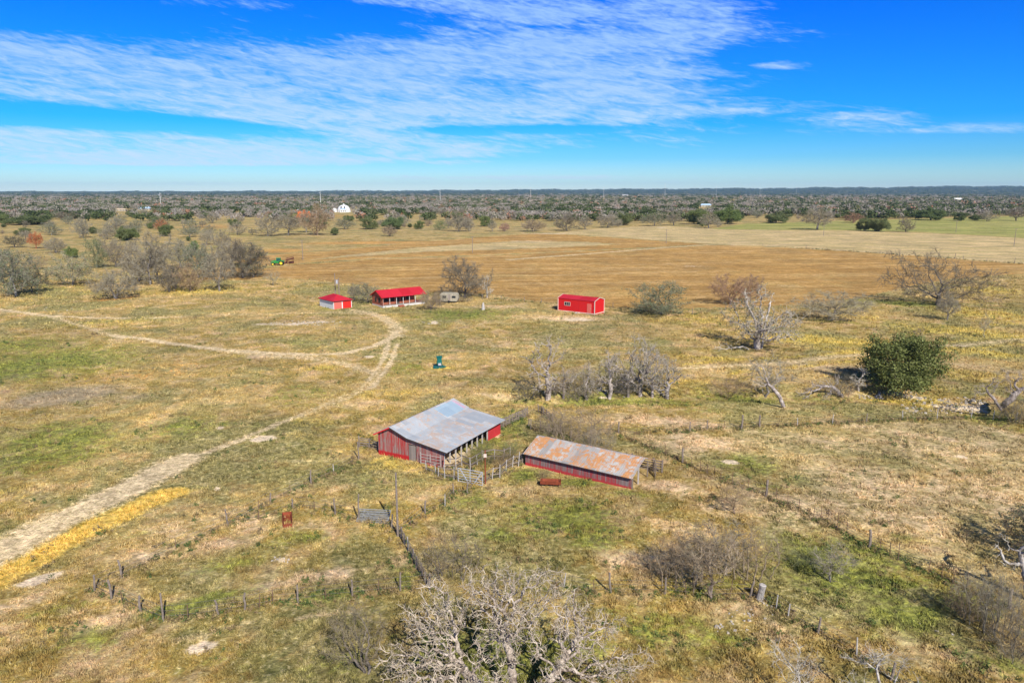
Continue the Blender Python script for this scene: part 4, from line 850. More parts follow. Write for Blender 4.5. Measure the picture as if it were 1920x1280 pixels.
fence('far horizontal fence of short posts above the tan right pasture', [(1160, 812, 1.3, '-'), (1193, 815, 1.2, 't'), (1228, 809, 1.4, 't'), (1262, 810, 1.0, 't'), (1293, 809, 1.3, 'c'), (1325, 806, 1.3, 'c'), (1357, 804, 1.1, 't'), (1390, 804, 1.9, 'b'), (1424, 800, 1.6, 'b'), (1460, 799, 1.0, 't'), (1495, 798, 1.1, 'w'), (1530, 796, 1.0, 't'), (1561, 794, 1.3, 'w'), (1590, 795, 1.0, 't'), (1625, 791, 1.2, 'c'), (1660, 790, 1.0, 't'), (1692, 787, 1.3, 'w'), (1725, 787, 1.0, 't'), (1757, 785, 1.4, 'w'), (1790, 786, 1.0, 't'), (1821, 784, 1.3, 'w'), (1862, 786, 1.3, 'w'), (1905, 790, 1.3, 'w')], 3, 1.1)
fence('leaning post fence under the grey thicket at lower right', [(1040, 1112, 1.0, 't'), (1057, 1100, 1.2, 'w'), (1115, 1113, 1.2, 't'), (1145, 1111, 1.7, 'c'), (1246, 1113, 1.4, 'c'), (1286, 1116, 1.3, 't'), (1332, 1121, 1.3, 'c'), (1369, 1120, 1.5, 't'), (1405, 1119, 1.4, 'c'), (1455, 1140, 1.2, 'w'), (1478, 1156, 1.1, 'w'), (1534, 1187, 1.3, 'c'), (1606, 1230, 1.4, 'w'), (1670, 1275, 1.3, 'c'), (1720, 1320, 1.3, 'c')], 3, 1.1, .14)
fence('tiny post fence between the yard and the plowed field', [(905, 560, 1.3, 'c'), (940, 562, 1.2, 'c'), (983, 566, 1.5, 'c'), (1015, 568, 1.3, 'c'), (1046, 569, 1.2, 'c'), (1149, 577, 1.5, 'c'), (1172, 580, 1.2, 't'), (1198, 583, 1.2, 'c'), (1258, 587, 1.2, 't'), (1298, 590, 1.7, 'c'), (1327, 585, 1.2, 't'), (1360, 582, 1.2, 'c'), (1395, 580, 1.2, 't')], 2)
fence('distant lane fence of dark posts behind the plowed field on the right', [(1430, 461, 1.4, 'c'), (1511, 466, 2.0, 'b'), (1550, 469, 1.4, 'c'), (1600, 472, 1.4, 'c'), (1650, 475, 1.4, 'c'), (1687, 478, 2.6, 'b'), (1740, 481, 1.5, 'c'), (1790, 485, 2.6, 'b'), (1806, 487, 1.8, 'b'), (1850, 490, 1.4, 'c'), (1902, 494, 2.4, 'b'), (1940, 497, 1.5, 'c')], 2)

# ------------------------------------------------------------------ trees
def bark_mat(name, c1, c2, tint=True):
    m, nt, b = new_mat(name); tc = nt.n('ShaderNodeTexCoord').outputs['Object']
    n = nt.noise(tc, 1.4, 4, .6); n2 = nt.noise(nt.vm('MULTIPLY', tc, (9, 9, 2.5)), 1.0, 4, .65)
    c = nt.mix(nt.lin(nt.m('ADD', nt.m('MULTIPLY', n, .6), nt.m('MULTIPLY', n2, .4)), .41, .59), c1, c2)
    if tint: c = nt.mix(1.0, c, nt.n('ShaderNodeObjectInfo').outputs['Color'], 'MULTIPLY')
    nt.set(b.inputs['Base Color'], c); b.inputs['Roughness'].default_value = .95; b.inputs['Specular IOR Level'].default_value = .1; return m
def leaf_mat(name, c1, c2, c3):
    m, nt, b = new_mat(name); tc = nt.n('ShaderNodeTexCoord').outputs['Object']
    n = nt.noise(tc, .9, 3, .6); n2 = nt.noise(tc, 5.0, 2, .6)
    c = nt.ramp(nt.lin(nt.m('ADD', nt.m('MULTIPLY', n, .5), nt.m('MULTIPLY', n2, .5)), .36, .64), [(0, c1), (.5, c2), (1, c3)])
    c = nt.mix(1.0, c, nt.n('ShaderNodeObjectInfo').outputs['Color'], 'MULTIPLY')
    nt.set(b.inputs['Base Color'], c); b.inputs['Roughness'].default_value = .7; return m
BARK = bark_mat('grey_bark', (.14, .12, .10), (.34, .31, .28)); BARK_DEAD = bark_mat('bleached_bark', (.17, .14, .12), (.60, .55, .49))
TWIG = bark_mat('bare_twigs', (.24, .205, .145), (.44, .39, .28)); TWIG_PALE = bark_mat('bleached_twigs', (.36, .32, .25), (.68, .62, .52))
LEAF = leaf_mat('oak_leaves', (.06, .08, .025), (.14, .165, .055), (.30, .32, .15)); LEAF_GREY = leaf_mat('grey_green_moss', (.10, .12, .055), (.17, .19, .10), (.26, .27, .16))

def tubes(P0, P1, T0, T1, R0, R1, k):
    ref = np.array([.31, .47, .83])
    def ring(Pc, T, R):
        T = T / (np.linalg.norm(T, axis=1, keepdims=True) + 1e-9); u = np.cross(T, ref); u /= np.linalg.norm(u, axis=1, keepdims=True) + 1e-9; w = np.cross(T, u)
        a = np.arange(k) * 2 * np.pi / k
        return Pc[:, None] + R[:, None, None] * (u[:, None] * np.cos(a)[None, :, None] + w[:, None] * np.sin(a)[None, :, None])
    n = len(P0); V = np.concatenate([ring(P0, T0, R0), ring(P1, T1, R1)], 1).reshape(-1, 3)
    b = (np.arange(n) * 2 * k)[:, None]; i = np.arange(k)[None]; j = (i + 1) % k
    return V, np.stack([b + i, b + j, b + k + j, b + k + i], 2).reshape(-1, 4)
def skeleton(seed, attr, trunk, D=.4, jit=.25, grav=0.0, maxit=140, dk=1.7):
    r = np.random.default_rng(seed); pos = [np.array(trunk[0], float)]; par = [-1]
    roots = trunk if isinstance(trunk[0][0], (tuple, list)) else [trunk]
    pos = []; par = []
    for tr in roots:
        last = -1
        for a, b in zip(tr[:-1], tr[1:]):
            a, b = np.array(a, float), np.array(b, float); n = max(1, int(np.linalg.norm(b - a) / D))
            if last < 0: pos.append(a); par.append(-1); last = len(pos) - 1
            for i in range(1, n + 1): pos.append(a + (b - a) * i / n + (r.normal(0, .05, 3) if i < n else 0)); par.append(last); last = len(pos) - 1
    A = np.array(attr); p = np.array(pos); d = np.linalg.norm(A[:, None] - p[None], axis=2); near = d.argmin(1); dist = d.min(1)
    for it in range(maxit):
        if len(A) == 0: break
        v = A - p[near]; v /= np.linalg.norm(v, axis=1, keepdims=True) + 1e-9
        acc = np.zeros_like(p); np.add.at(acc, near, v); act = np.unique(near)
        dr = acc[act]; dr /= np.linalg.norm(dr, axis=1, keepdims=True) + 1e-9
        dr = dr + r.normal(0, jit, dr.shape); dr[:, 2] += grav; dr /= np.linalg.norm(dr, axis=1, keepdims=True)
        new = p[act] + dr * D; n0 = len(p); p = np.concatenate([p, new]); par += list(act)
        d = np.linalg.norm(A[:, None] - new[None], axis=2); nd = d.min(1); up = nd < dist
        near = np.where(up, n0 + d.argmin(1), near); dist = np.minimum(dist, nd)
        keep = dist > D * dk; A, near, dist = A[keep], near[keep], dist[keep]
        if len(p) > 9000: break
    return p, np.array(par)
def envelope(seed, n, H, W, zlow, clumps=0, cs=.14, power=.45, cx=0., cy=0.):
    r = np.random.default_rng(seed); out = []
    def pt(k, pw):
        v = r.normal(0, 1, (k, 3)); v /= np.linalg.norm(v, axis=1, keepdims=True); v *= r.random((k, 1)) ** pw
        v[:, 0] = v[:, 0] * W / 2 + cx; v[:, 1] = v[:, 1] * W / 2 + cy
        z = v[:, 2]; v[:, 2] = np.where(z > 0, zlow + (H - zlow) * (.35 + .65 * z), zlow + (H - zlow) * .35 * (1 + z)); return v
    if clumps:
        c = pt(clumps, power * .6); return c[r.integers(0, clumps, n)] + r.normal(0, W * cs, (n, 3)) * [1, 1, .7]
    return pt(n, power)
def tree_parts(seed, p, par, rtrunk, tip=.014, twigs=2, tlen=.5, twr=.009, thr=.05, spread=.9, leaf=None, expo=2.3, upb=.25, cap=6000):
    """returns trunk (V,F), crown (V,F), tips"""
    r = np.random.default_rng(seed + 99); n = len(p); acc = np.zeros(n); kids = np.zeros(n, int); best = np.full(n, -1); bv = np.zeros(n)
    for i in range(n - 1, -1, -1):
        if kids[i] == 0: acc[i] = tip ** expo
        q = par[i]
        if q >= 0:
            acc[q] += acc[i]; kids[q] += 1
            if acc[i] > bv[q]: bv[q] = acc[i]; best[q] = i
    rad_ = acc ** (1 / expo); mx = rad_.max(); e = math.log(rtrunk / tip) / math.log(mx / tip) if mx > tip * 1.01 else 1
    rad_ = tip * (rad_ / tip) ** e
    e_c = np.where(par >= 0)[0]; e_p = par[e_c]; main = best[e_p] == e_c
    dirn = p[e_c] - p[e_p]; Tn = np.zeros((n, 3)); Tn[e_c] = dirn
    nxt = best >= 0; Tn[nxt] += p[best[nxt]] - p[nxt]
    R0 = np.where(main, rad_[e_p], rad_[e_c] * 1.15); R1 = rad_[e_c]; T0 = np.where(main[:, None], Tn[e_p], dirn); T1 = Tn[e_c]
    out = []
    big = R1 >= thr
    Vb, Fb = [], []
    for sel, k in ((big & (R1 > .12), 8), (big & (R1 <= .12), 5)):
        if sel.any(): V, F = tubes(p[e_p][sel], p[e_c][sel], T0[sel], T1[sel], R0[sel], R1[sel], k); Fb.append(F + sum(map(len, Vb))); Vb.append(V)
    Vc, Fc = [], []; sel = ~big
    if sel.any(): V, F = tubes(p[e_p][sel], p[e_c][sel], T0[sel], T1[sel], R0[sel], R1[sel], 3); Vc.append(V); Fc.append(F)
    src = np.where(rad_ < thr * 1.2)[0]
    tips = p[src]
    if twigs and len(src):
        s = np.repeat(src, twigs); 
        if len(s) > cap: s = r.choice(s, cap, replace=False)
        m = len(s); base = Tn[s]; base /= np.linalg.norm(base, axis=1, keepdims=True) + 1e-9
        d = base + r.normal(0, spread, (m, 3)); d[:, 2] += upb; d /= np.linalg.norm(d, axis=1, keepdims=True)
        L = tlen * r.uniform(.4, 1.3, (m, 1)); a = p[s]; b = a + d * L * .55; d2 = d + r.normal(0, .45, (m, 3)); d2 /= np.linalg.norm(d2, axis=1, keepdims=True); c = b + d2 * L * .5
        w = np.full(m, twr)
        for q0, q1, t0, t1, r0, r1 in ((a, b, d, d + d2, w * 1.3, w), (b, c, d + d2, d2, w, w * .45)):
            V, F = tubes(q0, q1, t0, t1, r0, r1, 3); Fc.append(F + sum(map(len, Vc))); Vc.append(V)
        d3 = d + r.normal(0, .9, (m, 3)); d3 /= np.linalg.norm(d3, axis=1, keepdims=True)
        V, F = tubes(b, b + d3 * L * .45, d3, d3, w * .8, w * .4, 3); Fc.append(F + sum(map(len, Vc))); Vc.append(V)
        tips = np.concatenate([tips, c])
    cat = lambda A, w: np.concatenate(A) if A else np.zeros((0, w), int)
    return (cat(Vb, 3), cat(Fb, 4)), (cat(Vc, 3), cat(Fc, 4)), tips
def leaves(seed, tips, n, sp, size, flat=.8):
    r = np.random.default_rng(seed); c = tips[r.integers(0, len(tips), n)] + r.normal(0, sp, (n, 3)) * [1, 1, flat]
    a = r.normal(0, 1, (n, 3)); a /= np.linalg.norm(a, axis=1, keepdims=True); b = np.cross(a, r.normal(0, 1, (n, 3))); b /= np.linalg.norm(b, axis=1, keepdims=True) + 1e-9
    s = size * r.uniform(.6, 1.4, (n, 1)); a = a * s; b = b * s * .6
    V = np.stack([c - a, c - b, c + a, c + b], 1).reshape(-1, 3); F = np.arange(4 * n).reshape(-1, 4); return V, F
PROTO = {}
def proto(name, seed, H, W, zlow, n, rtrunk, trunk=None, D=.4, jit=.25, clumps=0, cs=.14, power=.45, twigs=2, tlen=.5, twr=.012, leafn=0, leafsize=.12, leafsp=.35, leafm=None, bark=None, twigm=None, tip=.014, thr=.045, extra=None, **kw):
    trunk = trunk or [(0, 0, -.3), (.1, .05, H * .12), (0, .1, max(zlow * .9, H * .2))]
    att = envelope(seed, n, H, W, zlow, clumps, cs, power)
    if extra is not None: att = np.concatenate([att, extra])
    att = att[att[:, 2] > .15]
    p, par = skeleton(seed, att, trunk, D, jit)
    tp, cp, tips = tree_parts(seed, p, par, rtrunk, tip, twigs, tlen, twr, thr, **kw)
    bark = bark or BARK; twigm = twigm or TWIG
    V, F = cp; fm = np.zeros(len(F), int); mats = [twigm]
    if leafn:
        lv, lf = leaves(seed + 5, tips[tips[:, 2] > zlow * .6], leafn, leafsp, leafsize); F = np.concatenate([F, lf + len(V)]) if len(F) else lf + len(V); V = np.concatenate([V, lv]) if len(V) else lv
        fm = np.concatenate([fm, np.ones(len(lf), int)]); mats.append(leafm or LEAF)
    PROTO[name] = (np_mesh('trunk', tp[0], tp[1], [bark], smooth=True), np_mesh('crown', V, F, mats, fm), H, W)
def put(kind, px, py, ytop, x0, x1, label, rz=None, color=(1, 1, 1), group=None, cat='tree', name=None, hs=None, ws=None, pos=None, lean=0):
    tm, cm, H, W = PROTO[kind]
    if pos is None: o = P(px, py); h = height_of(px, py, ytop); w = (x1 - x0) / pxm(px, py)
    else: o, h, w = pos
    t = thing(name or KN.get(kind.rstrip('0123456789'), 'bare_tree'), label, cat, o, rng.uniform(0, 6.28) if rz is None else rz, group)
    if lean: t.rotation_euler = (0, lean, 0)
    if pos is None and kind[:4] in ('bare', 'mult', 'mix0', 'mix1'): w *= 1.12; h *= 1.05
    if pos is None and kind[:4] in ('snag', 'dead'): w *= 1.12; h *= 1.16
    sw, sh = w / W, h / H
    for nm, me in (('trunk', tm), ('crown', cm)):
        if len(me.polygons): c = link(nm, me, t); c.scale = (sw, sw, sh); c.color = (*color, 1)
    return t
KN = {'thick': 'bare_shrub', 'bare': 'bare_tree', 'multi': 'bare_tree', 'dead': 'dead_tree', 'oak': 'live_oak', 'cedar': 'cedar_tree', 'mix': 'oak_tree', 'bush': 'bare_shrub', 'sap': 'sapling', 'spread': 'bare_tree', 'snag': 'dead_tree'}
for i in range(4): proto('bare%d' % i, 30 + i, 7.0, 7.0, 1.3, 400, .2, clumps=0 if i % 2 else 26, twigs=8, tlen=.8, twr=.0155, cap=9000)
for i in range(2): proto('multi%d' % i, 50 + i, 5.0, 8.0, .6, 380, .14, trunk=[[(0, 0, -.3), (-.5, .2, 1.2)], [(.1, 0, -.3), (.7, -.2, 1.3)], [(0, .1, -.3), (.1, .7, 1.4)]], twigs=8, tlen=.85, twr=.0155, cap=9000)
for i in range(2): proto('mix%d' % i, 60 + i, 7.0, 7.5, 1.2, 330, .22, clumps=22, twigs=6, tlen=.7, twr=.015, leafn=3000, leafsize=.11, leafm=LEAF_GREY)
for i in range(3): proto('oak%d' % i, 70 + i, 6.5, 9.0, .9, 320, .28, clumps=22, cs=.075, power=.32, twigs=1, tlen=.4, leafn=24000, leafsize=.125, leafsp=.46)
proto('oak7', 77, 6.5, 8.9, .5, 420, .3, clumps=44, cs=.08, power=.38, twigs=1, tlen=.4, leafn=26000, leafsize=.12, leafsp=.42)
for i in range(2): proto('cedar%d' % i, 80 + i, 5.0, 3.6, .3, 200, .15, twigs=1, tlen=.3, leafn=6000, leafsize=.12, leafsp=.28, power=.6)
for i in range(3): proto('bush%d' % i, 90 + i, 2.6, 5.0, .2, 500, .045, D=.22, jit=.2, trunk=[[(a, b, -.2), (a * 2.2, b * 2.2, .5)] for a, b in ((0, 0), (.3, .2), (-.4, .1), (.1, -.4), (-.2, .4), (.6, -.2))], twigs=3, tlen=.6, twr=.0055, tip=.007, thr=.3, upb=.5)
for i in range(2): proto('thick%d' % i, 96 + i, 3.6, 6.0, 1.1, 420, .07, D=.25, jit=.22, trunk=[[(a, b, -.3), (a * 1.4, b * 1.4, 1.3)] for a, b in ((0, 0), (.9, .3), (-1.0, .2), (.3, -.9), (-.5, .8), (1.7, -.3), (-1.8, -.4))], twigs=3, tlen=.65, twr=.0055, tip=.007, thr=.3, upb=.35)
proto('sap0', 100, 3.2, 2.4, .8, 150, .05, D=.25, twigs=5, tlen=.5, twr=.008, tip=.008, upb=.5)
for i in range(2): proto('spread%d' % i, 104 + i, 6.2, 10.5, 1.1, 420, .32, trunk=[(0, 0, -.3), (.1, .1, .9), (0, 0, 1.4)], clumps=22, twigs=5, tlen=.9, twr=.014, jit=.32)
for i in range(3): proto('snag%d' % i, 110 + i, 7.0, 5.0, 1.0, 80, .3, D=.3, jit=.5, clumps=9, cs=.13, twigs=2, tlen=.7, twr=.022, tip=.036, thr=.05, bark=BARK_DEAD, twigm=TWIG_PALE, trunk=[(0, 0, -.3), (.25, .1, 1.2), (0, .2, 2.4)])
for i in range(2): proto('dead%d' % i, 120 + i, 8.5, 9.5, 1.2, 260, .42, D=.33, jit=.5, clumps=26, cs=.09, twigs=3, tlen=.75, twr=.021, tip=.034, thr=.05, bark=BARK_DEAD, twigm=TWIG_PALE, leafn=1600, leafsize=.09, leafm=LEAF_GREY)

W_ = (1, 1, 1); WARM = (1.15, .95, .8); DKC = (.7, .68, .68); PURP = (1.0, .89, .84); GRY = (.95, 1, 1.02); RUSTY = (1.5, .62, .35); LT = (1.25, 1.25, 1.2)
T = [
 ('mix0', 30, 556, 476, -8, 62, 'large grey oak with green base at the left edge of the photo', GRY), ('mix1', 137, 535, 479, 103, 166, 'pale oak with tangled crown, second from the left edge in the front row', LT),
 ('multi0', 218, 560, 506, 173, 258, 'low bushy bare tree nearest the curved track on the left', W_), ('bare0', 281, 533, 450, 248, 312, 'tall bare tree with a pale straight trunk in the left grove', W_),
 ('spread0', 217, 500, 466, 188, 233, 'dark spreading low tree behind the left grove', DKC), ('bare1', 330, 543, 490, 313, 346, 'narrow bare tree just left of the middle of the left grove', DKC),
 ('bare2', 357, 546, 500, 338, 383, 'bare tree with pale trunk in the middle of the left grove', WARM), ('bare3', 338, 503, 449, 303, 362, 'wide grey tree at the back of the left grove', GRY),
 ('bare1', 295, 524, 462, 275, 318, 'grey bare tree just right of the pale trunked one', W_), ('bare3', 412, 546, 470, 388, 446, 'bare tree with forked trunk at the right of the left grove', W_), ('bare0', 455, 521, 458, 424, 487, 'broad bare tree ending the left grove on the right', DKC), ('bare2', 390, 512, 462, 380, 410, 'slim bare tree behind the forked one', W_),
 ('mix0', 182, 502, 450, 166, 198, 'tall oak with dark green top in the left pasture', (.8, .9, .7)), ('bush0', 68, 505, 478, 46, 90, 'low lilac grey thicket beside the left edge grove', PURP), ('bare1', 68, 466, 434, 56, 82, 'rust coloured bare tree in the far left pasture', RUSTY), ('multi1', 105, 474, 446, 94, 132, 'small grey tree right of the rust coloured one', W_),
 ('mix1', 28, 464, 441, 14, 46, 'grey tree near the left edge above the lilac thicket', DKC), ('mix0', 97, 441, 419, 82, 110, 'grey green round tree in the far left pasture', GRY), ('bare2', 156, 446, 412, 144, 167, 'tall grey tree above the oak with dark green top', GRY), ('oak0', 46, 441, 428, 31, 57, 'small dark green oak near the far left edge', W_), ('oak1', 58, 421, 402, 22, 96, 'wide dark oak clump in front of the far woods at left', (.8, .85, .8)),
 ('cedar0', 229, 452, 423, 219, 239, 'dark green cedar in the far left pasture', W_), ('mix1', 247, 442, 424, 234, 262, 'grey green tree right of the dark green cedar', GRY), ('oak2', 136, 483, 464, 124, 149, 'round green oak behind the pale tangled oak', (1.1, 1.2, .9)), ('bare3', 303, 437, 411, 291, 315, 'rusty brown round tree beyond the left grove', (1.4, .7, .45)), ('mix0', 361, 437, 412, 350, 372, 'small grey green tree beside the far left pole', GRY), ('bare1', 388, 459, 432, 374, 402, 'pale thin tree above the left grove', LT), ('bare0', 416, 466, 436, 404, 428, 'grey thin tree above the right of the left grove', W_), ('cedar1', 365, 470, 450, 358, 374, 'tiny green cedar behind the left grove', (1.1, 1.3, 1)),
 ('multi1', 245, 478, 452, 232, 262, 'grey thicket tree between cedar and left grove', W_), ('bare2', 124, 412, 398, 112, 140, 'dark tree at the front of the far woods on the left', DKC), ('mix1', 202, 442, 428, 180, 215, 'pale moss grey tree left of the dark green cedar', LT),
 ('bare3', 262, 528, 470, 240, 288, 'grey bare tree leaning out of the left end of the grove', W_), ('mix1', 372, 522, 460, 350, 398, 'moss grey tree behind the middle of the left grove', GRY), ('bare1', 435, 500, 448, 412, 462, 'tall grey bare tree behind the right of the left grove', W_), ('multi1', 318, 548, 505, 300, 340, 'low dark bare tree between pale trunk and grove middle', DKC), ('mix0', 475, 520, 466, 450, 494, 'grey oak at the right tip of the left grove', DKC), ('bare0', 5, 520, 474, -20, 32, 'grey bare tree behind the left edge oak', W_), ('mix1', 60, 548, 500, 36, 84, 'tangled grey tree right of the left edge oak', DKC), ('bare2', 205, 480, 448, 190, 222, 'bare tree behind the dark spreading low tree', W_),
 ('sap0', 512, 535, 505, 496, 531, 'small pale bare shrub tree left of the garage', LT), ('bare0', 503, 443, 408, 484, 518, 'bare tree above the tractor, leftmost of its row', W_), ('bare1', 541, 441, 398, 518, 566, 'large bare tree in the middle of the row above the tractor', W_), ('bare2', 595, 441, 389, 573, 617, 'tall bare tree at the right of the row above the tractor', WARM), ('bare3', 574, 436, 398, 560, 590, 'bare tree between the two tallest of the row above the tractor', W_),
 ('cedar0', 628, 441, 426, 620, 637, 'round dark green cedar right of the row above the tractor', W_), ('mix1', 647, 430, 410, 634, 664, 'grey tree below the white domed house', W_), ('oak0', 690, 430, 408, 675, 704, 'dark green oak right of the domed house', W_), ('oak1', 738, 430, 404, 718, 757, 'blue green oak above the brown field', (.85, 1.0, 1.0)), ('multi0', 731, 443, 423, 716, 744, 'small grey shrub tree before the blue green oak', PURP), ('bare1', 570, 416, 394, 557, 584, 'bright orange leaved tree left of the domed house', (3.2, .95, .25)), ('cedar1', 553, 415, 400, 547, 561, 'small bright green cedar left of the orange tree', (1.5, 1.7, .9)),
 ('bare2', 860, 434, 402, 843, 876, 'bare tree above the middle of the brown field', W_), ('mix0', 825, 431, 414, 813, 834, 'small green grey tree left of a bare tree above the field', (1, 1.15, .8)), ('bare0', 880, 434, 412, 873, 886, 'narrow bare tree above the field pole', W_), ('bare3', 923, 434, 413, 914, 932, 'small bare tree on the far field edge', W_), ('multi0', 946, 434, 418, 936, 955, 'small reddish shrub tree on the far field edge', (1.2, .8, .85)), ('multi1', 803, 424, 412, 794, 812, 'small greyish shrub above the field', PURP),
 ('oak2', 1364, 420, 388, 1344, 1386, 'large dark green oak beyond the light field near the centre right', (.95, 1.1, .85)), ('oak0', 1308, 421, 394, 1281, 1320, 'green oak left of the large dark one', (1, 1.05, .9)), ('bare3', 1328, 428, 400, 1312, 1350, 'bare tree standing before the large dark oak', W_), ('bare1', 1263, 423, 398, 1250, 1282, 'bare tree at the field corner beyond the lane', W_), ('mix1', 1227, 424, 398, 1210, 1242, 'grey green tree beyond the upper field corner', W_), ('oak1', 1168, 422, 396, 1150, 1186, 'dark green oak beyond the upper field edge', W_), ('bare2', 1140, 427, 402, 1125, 1156, 'bare tree left of the oak beyond the upper field edge', W_), ('bare0', 1062, 433, 404, 1044, 1078, 'bare tree with dark trunk beyond the strip field', DKC), ('multi1', 1000, 434, 412, 978, 1024, 'low bare thicket tree beyond the strip field', PURP), ('bare3', 1097, 430, 407, 1085, 1112, 'slim bare tree beyond the strip field', W_),
 ('bare1', 1532, 431, 388, 1512, 1568, 'bare round tree on the meadow edge', W_), ('oak0', 1620, 433, 410, 1608, 1634, 'left dark oak of the pair on the meadow', W_), ('oak1', 1648, 434, 406, 1632, 1668, 'right dark oak of the pair on the meadow', W_), ('bare0', 1698, 435, 411, 1686, 1708, 'small bare tree right of the meadow oaks', DKC), ('oak2', 1745, 413, 391, 1718, 1766, 'wide dark green oak at the back of the meadow', (.8, .9, .8)), ('oak0', 1802, 414, 399, 1789, 1814, 'round dark oak at the back of the meadow, right of the wide one', (.8, .85, .75)), ('oak1', 1831, 413, 401, 1820, 1843, 'small dark oak at the back of the meadow', (.75, .8, .7)), ('oak2', 1455, 418, 399, 1440, 1482, 'dark green clump behind the meadow on its left', W_), ('bare2', 1850, 415, 398, 1838, 1862, 'bare tree at the back of the meadow', W_), ('bare3', 1905, 414, 388, 1888, 1925, 'tall dark tree at the right edge behind the meadow', DKC), ('bare0', 1600, 418, 401, 1588, 1614, 'reddish thicket tree at the back of the meadow', (1.1, .75, .7)),
 ('bare0', 873, 557, 494, 838, 907, 'big bare tree with dark twisted trunk beside the camper', DKC), ('snag0', 913, 559, 524, 902, 924, 'small white dead tree right of the big bare tree', LT), ('bare2', 808, 581, 549, 794, 822, 'small bare tree in front of the camper', PURP), ('mix1', 690, 567, 532, 670, 708, 'grey bare tree between garage and cabin', W_), ('bare1', 664, 563, 532, 654, 678, 'thin bare tree behind the garage', W_), ('bush1', 828, 572, 551, 814, 842, 'grey brush against the camper', DKC), ('bush2', 870, 566, 552, 850, 890, 'dark brush under the big bare tree beside the camper', DKC),
 ('bare2', 1368, 571, 520, 1344, 1396, 'reddish bare tree at the field edge behind the dead oak', (1.15, .85, .75)), ('bare0', 1406, 566, 522, 1392, 1424, 'thin reddish tree just behind the tip of the dead oak', (1.1, .85, .78)), ('dead0', 1420, 654, 548, 1350, 1476, 'large dead grey oak with many pale limbs right of the red metal shed', (1, .97, .95)),
 ('bare2', 1563, 601, 551, 1526, 1614, 'small pale dead tree with broken limb at the brown field edge', LT), ('spread0', 1758, 573, 486, 1702, 1842, 'large dark spreading bare tree on the right slope', DKC), ('bare3', 1776, 600, 550, 1762, 1802, 'small bare tree in front of the large spreading one', W_), ('sap0', 1721, 641, 608, 1711, 1731, 'thin sapling in the yellow grass', PURP), ('sap0', 1845, 632, 588, 1833, 1857, 'sapling in yellow grass near the right edge', LT),
 ('oak7', 1690, 727, 634, 1618, 1764, 'big round dark green live oak on the right', (.98, .96, .72)),
 ('bush0', 1912, 792, 742, 1880, 1960, 'grey thicket behind the forked tree at the right edge', DKC),
 ('sap0', 1436, 745, 664, 1390, 1492, 'tree with hazy bare crown left of the fallen tree', W_),
 ('bush1', 1365, 740, 708, 1310, 1400, 'low brown brush along the creek left of the leaning tree', WARM), ('snag2', 1610, 733, 690, 1592, 1622, 'small dead snag beside the live oak', LT), ('bush2', 1575, 742, 702, 1545, 1612, 'grey brush beside the fallen dead tree', DKC),
 ('snag0', 1026, 749, 654, 984, 1064, 'forked dead snag at the left of the creek snags', (.95, .9, .88)), ('mix0', 1238, 589, 536, 1196, 1284, 'grey green spreading oak right of the red metal shed', (.85, .92, .85)), ('snag1', 1100, 749, 684, 1080, 1124, 'low twisted snag in the brush left of the crooked snag', (.9, .86, .84)), ('snag2', 1178, 744, 660, 1158, 1200, 'dark snag leaning against the tallest creek snag', (.7, .66, .66)), ('snag1', 1056, 747, 690, 1040, 1076, 'small snag just right of the forked one', (.85, .8, .8)), ('bush2', 1222, 588, 562, 1192, 1250, 'dark brush under the oak right of the red metal shed', (.6, .65, .6)), ('bush0', 1078, 748, 690, 1030, 1130, 'grey brush between the dead creek snags', (.85, .82, .8)), ('bush2', 990, 748, 706, 955, 1020, 'low dark brush left of the forked snag', DKC), ('snag1', 1142, 747, 664, 1112, 1170, 'dead snag with crooked top in the middle of the creek row', (.9, .85, .85)), ('dead1', 1200, 742, 640, 1158, 1244, 'tallest and densest dead snag of the creek row', (.92, .88, .88)), ('snag2', 1223, 745, 664, 1202, 1242, 'slim upright snag just right of the tallest one', (1, .95, .95)), ('snag0', 1251, 747, 684, 1226, 1284, 'leaning snag at the right end of the creek row', (.8, .78, .8)), ('bush1', 1170, 742, 700, 1140, 1205, 'dark brush at the foot of the tallest creek snag', DKC),
 ('thick0', 1085, 838, 766, 1008, 1164, 'wide purple brown thicket behind the long shed', PURP), ('bush0', 1040, 812, 770, 1000, 1086, 'purple brown thicket by the dark picket fence', PURP), ('bush2', 1120, 850, 800, 1080, 1160, 'grey brush touching the back of the long shed', W_),
 ('sap0', 1378, 962, 905, 1338, 1416, 'faint brown shrub left of the diagonal fence', WARM), ('bush1', 890, 868, 842, 862, 918, 'olive brush inside the corral beside the open barn side', (.75, .8, .5)), ('bush0', 935, 874, 846, 905, 958, 'brown brush inside the corral between barn and long shed', (.85, .75, .6)), ('bush1', 960, 850, 826, 936, 985, 'green brush against the dark end of the long shed', (.7, .85, .5)), ('bush2', 905, 852, 830, 880, 935, 'green brown brush along the open side of the barn', (.75, .85, .5)), ('bush0', 958, 862, 840, 940, 978, 'grey brush between pale posts and long shed', (.7, .68, .55)), ('bush2', 1020, 896, 880, 1004, 1038, 'weedy clump behind the rusty feed trough on legs', (.9, .8, .6)),
 ('thick1', 1250, 1095, 1010, 1205, 1300, 'left end of the large grey thicket at lower right', PURP), ('thick0', 1300, 1096, 985, 1240, 1360, 'dense grey thicket over the leaning post fence', PURP), ('sap0', 1333, 1122, 985, 1270, 1400, 'multi stemmed bare tree in the lower right thicket, tallest of them', PURP), ('sap0', 1302, 1098, 1000, 1255, 1350, 'bare tree with thin pale stems in the thicket left of the tallest', W_), ('thick1', 1400, 1085, 980, 1340, 1470, 'right end of the large grey thicket at lower right', PURP), ('sap0', 1363, 1078, 978, 1325, 1410, 'slim stemmed tree at the back of the lower right thicket', W_),
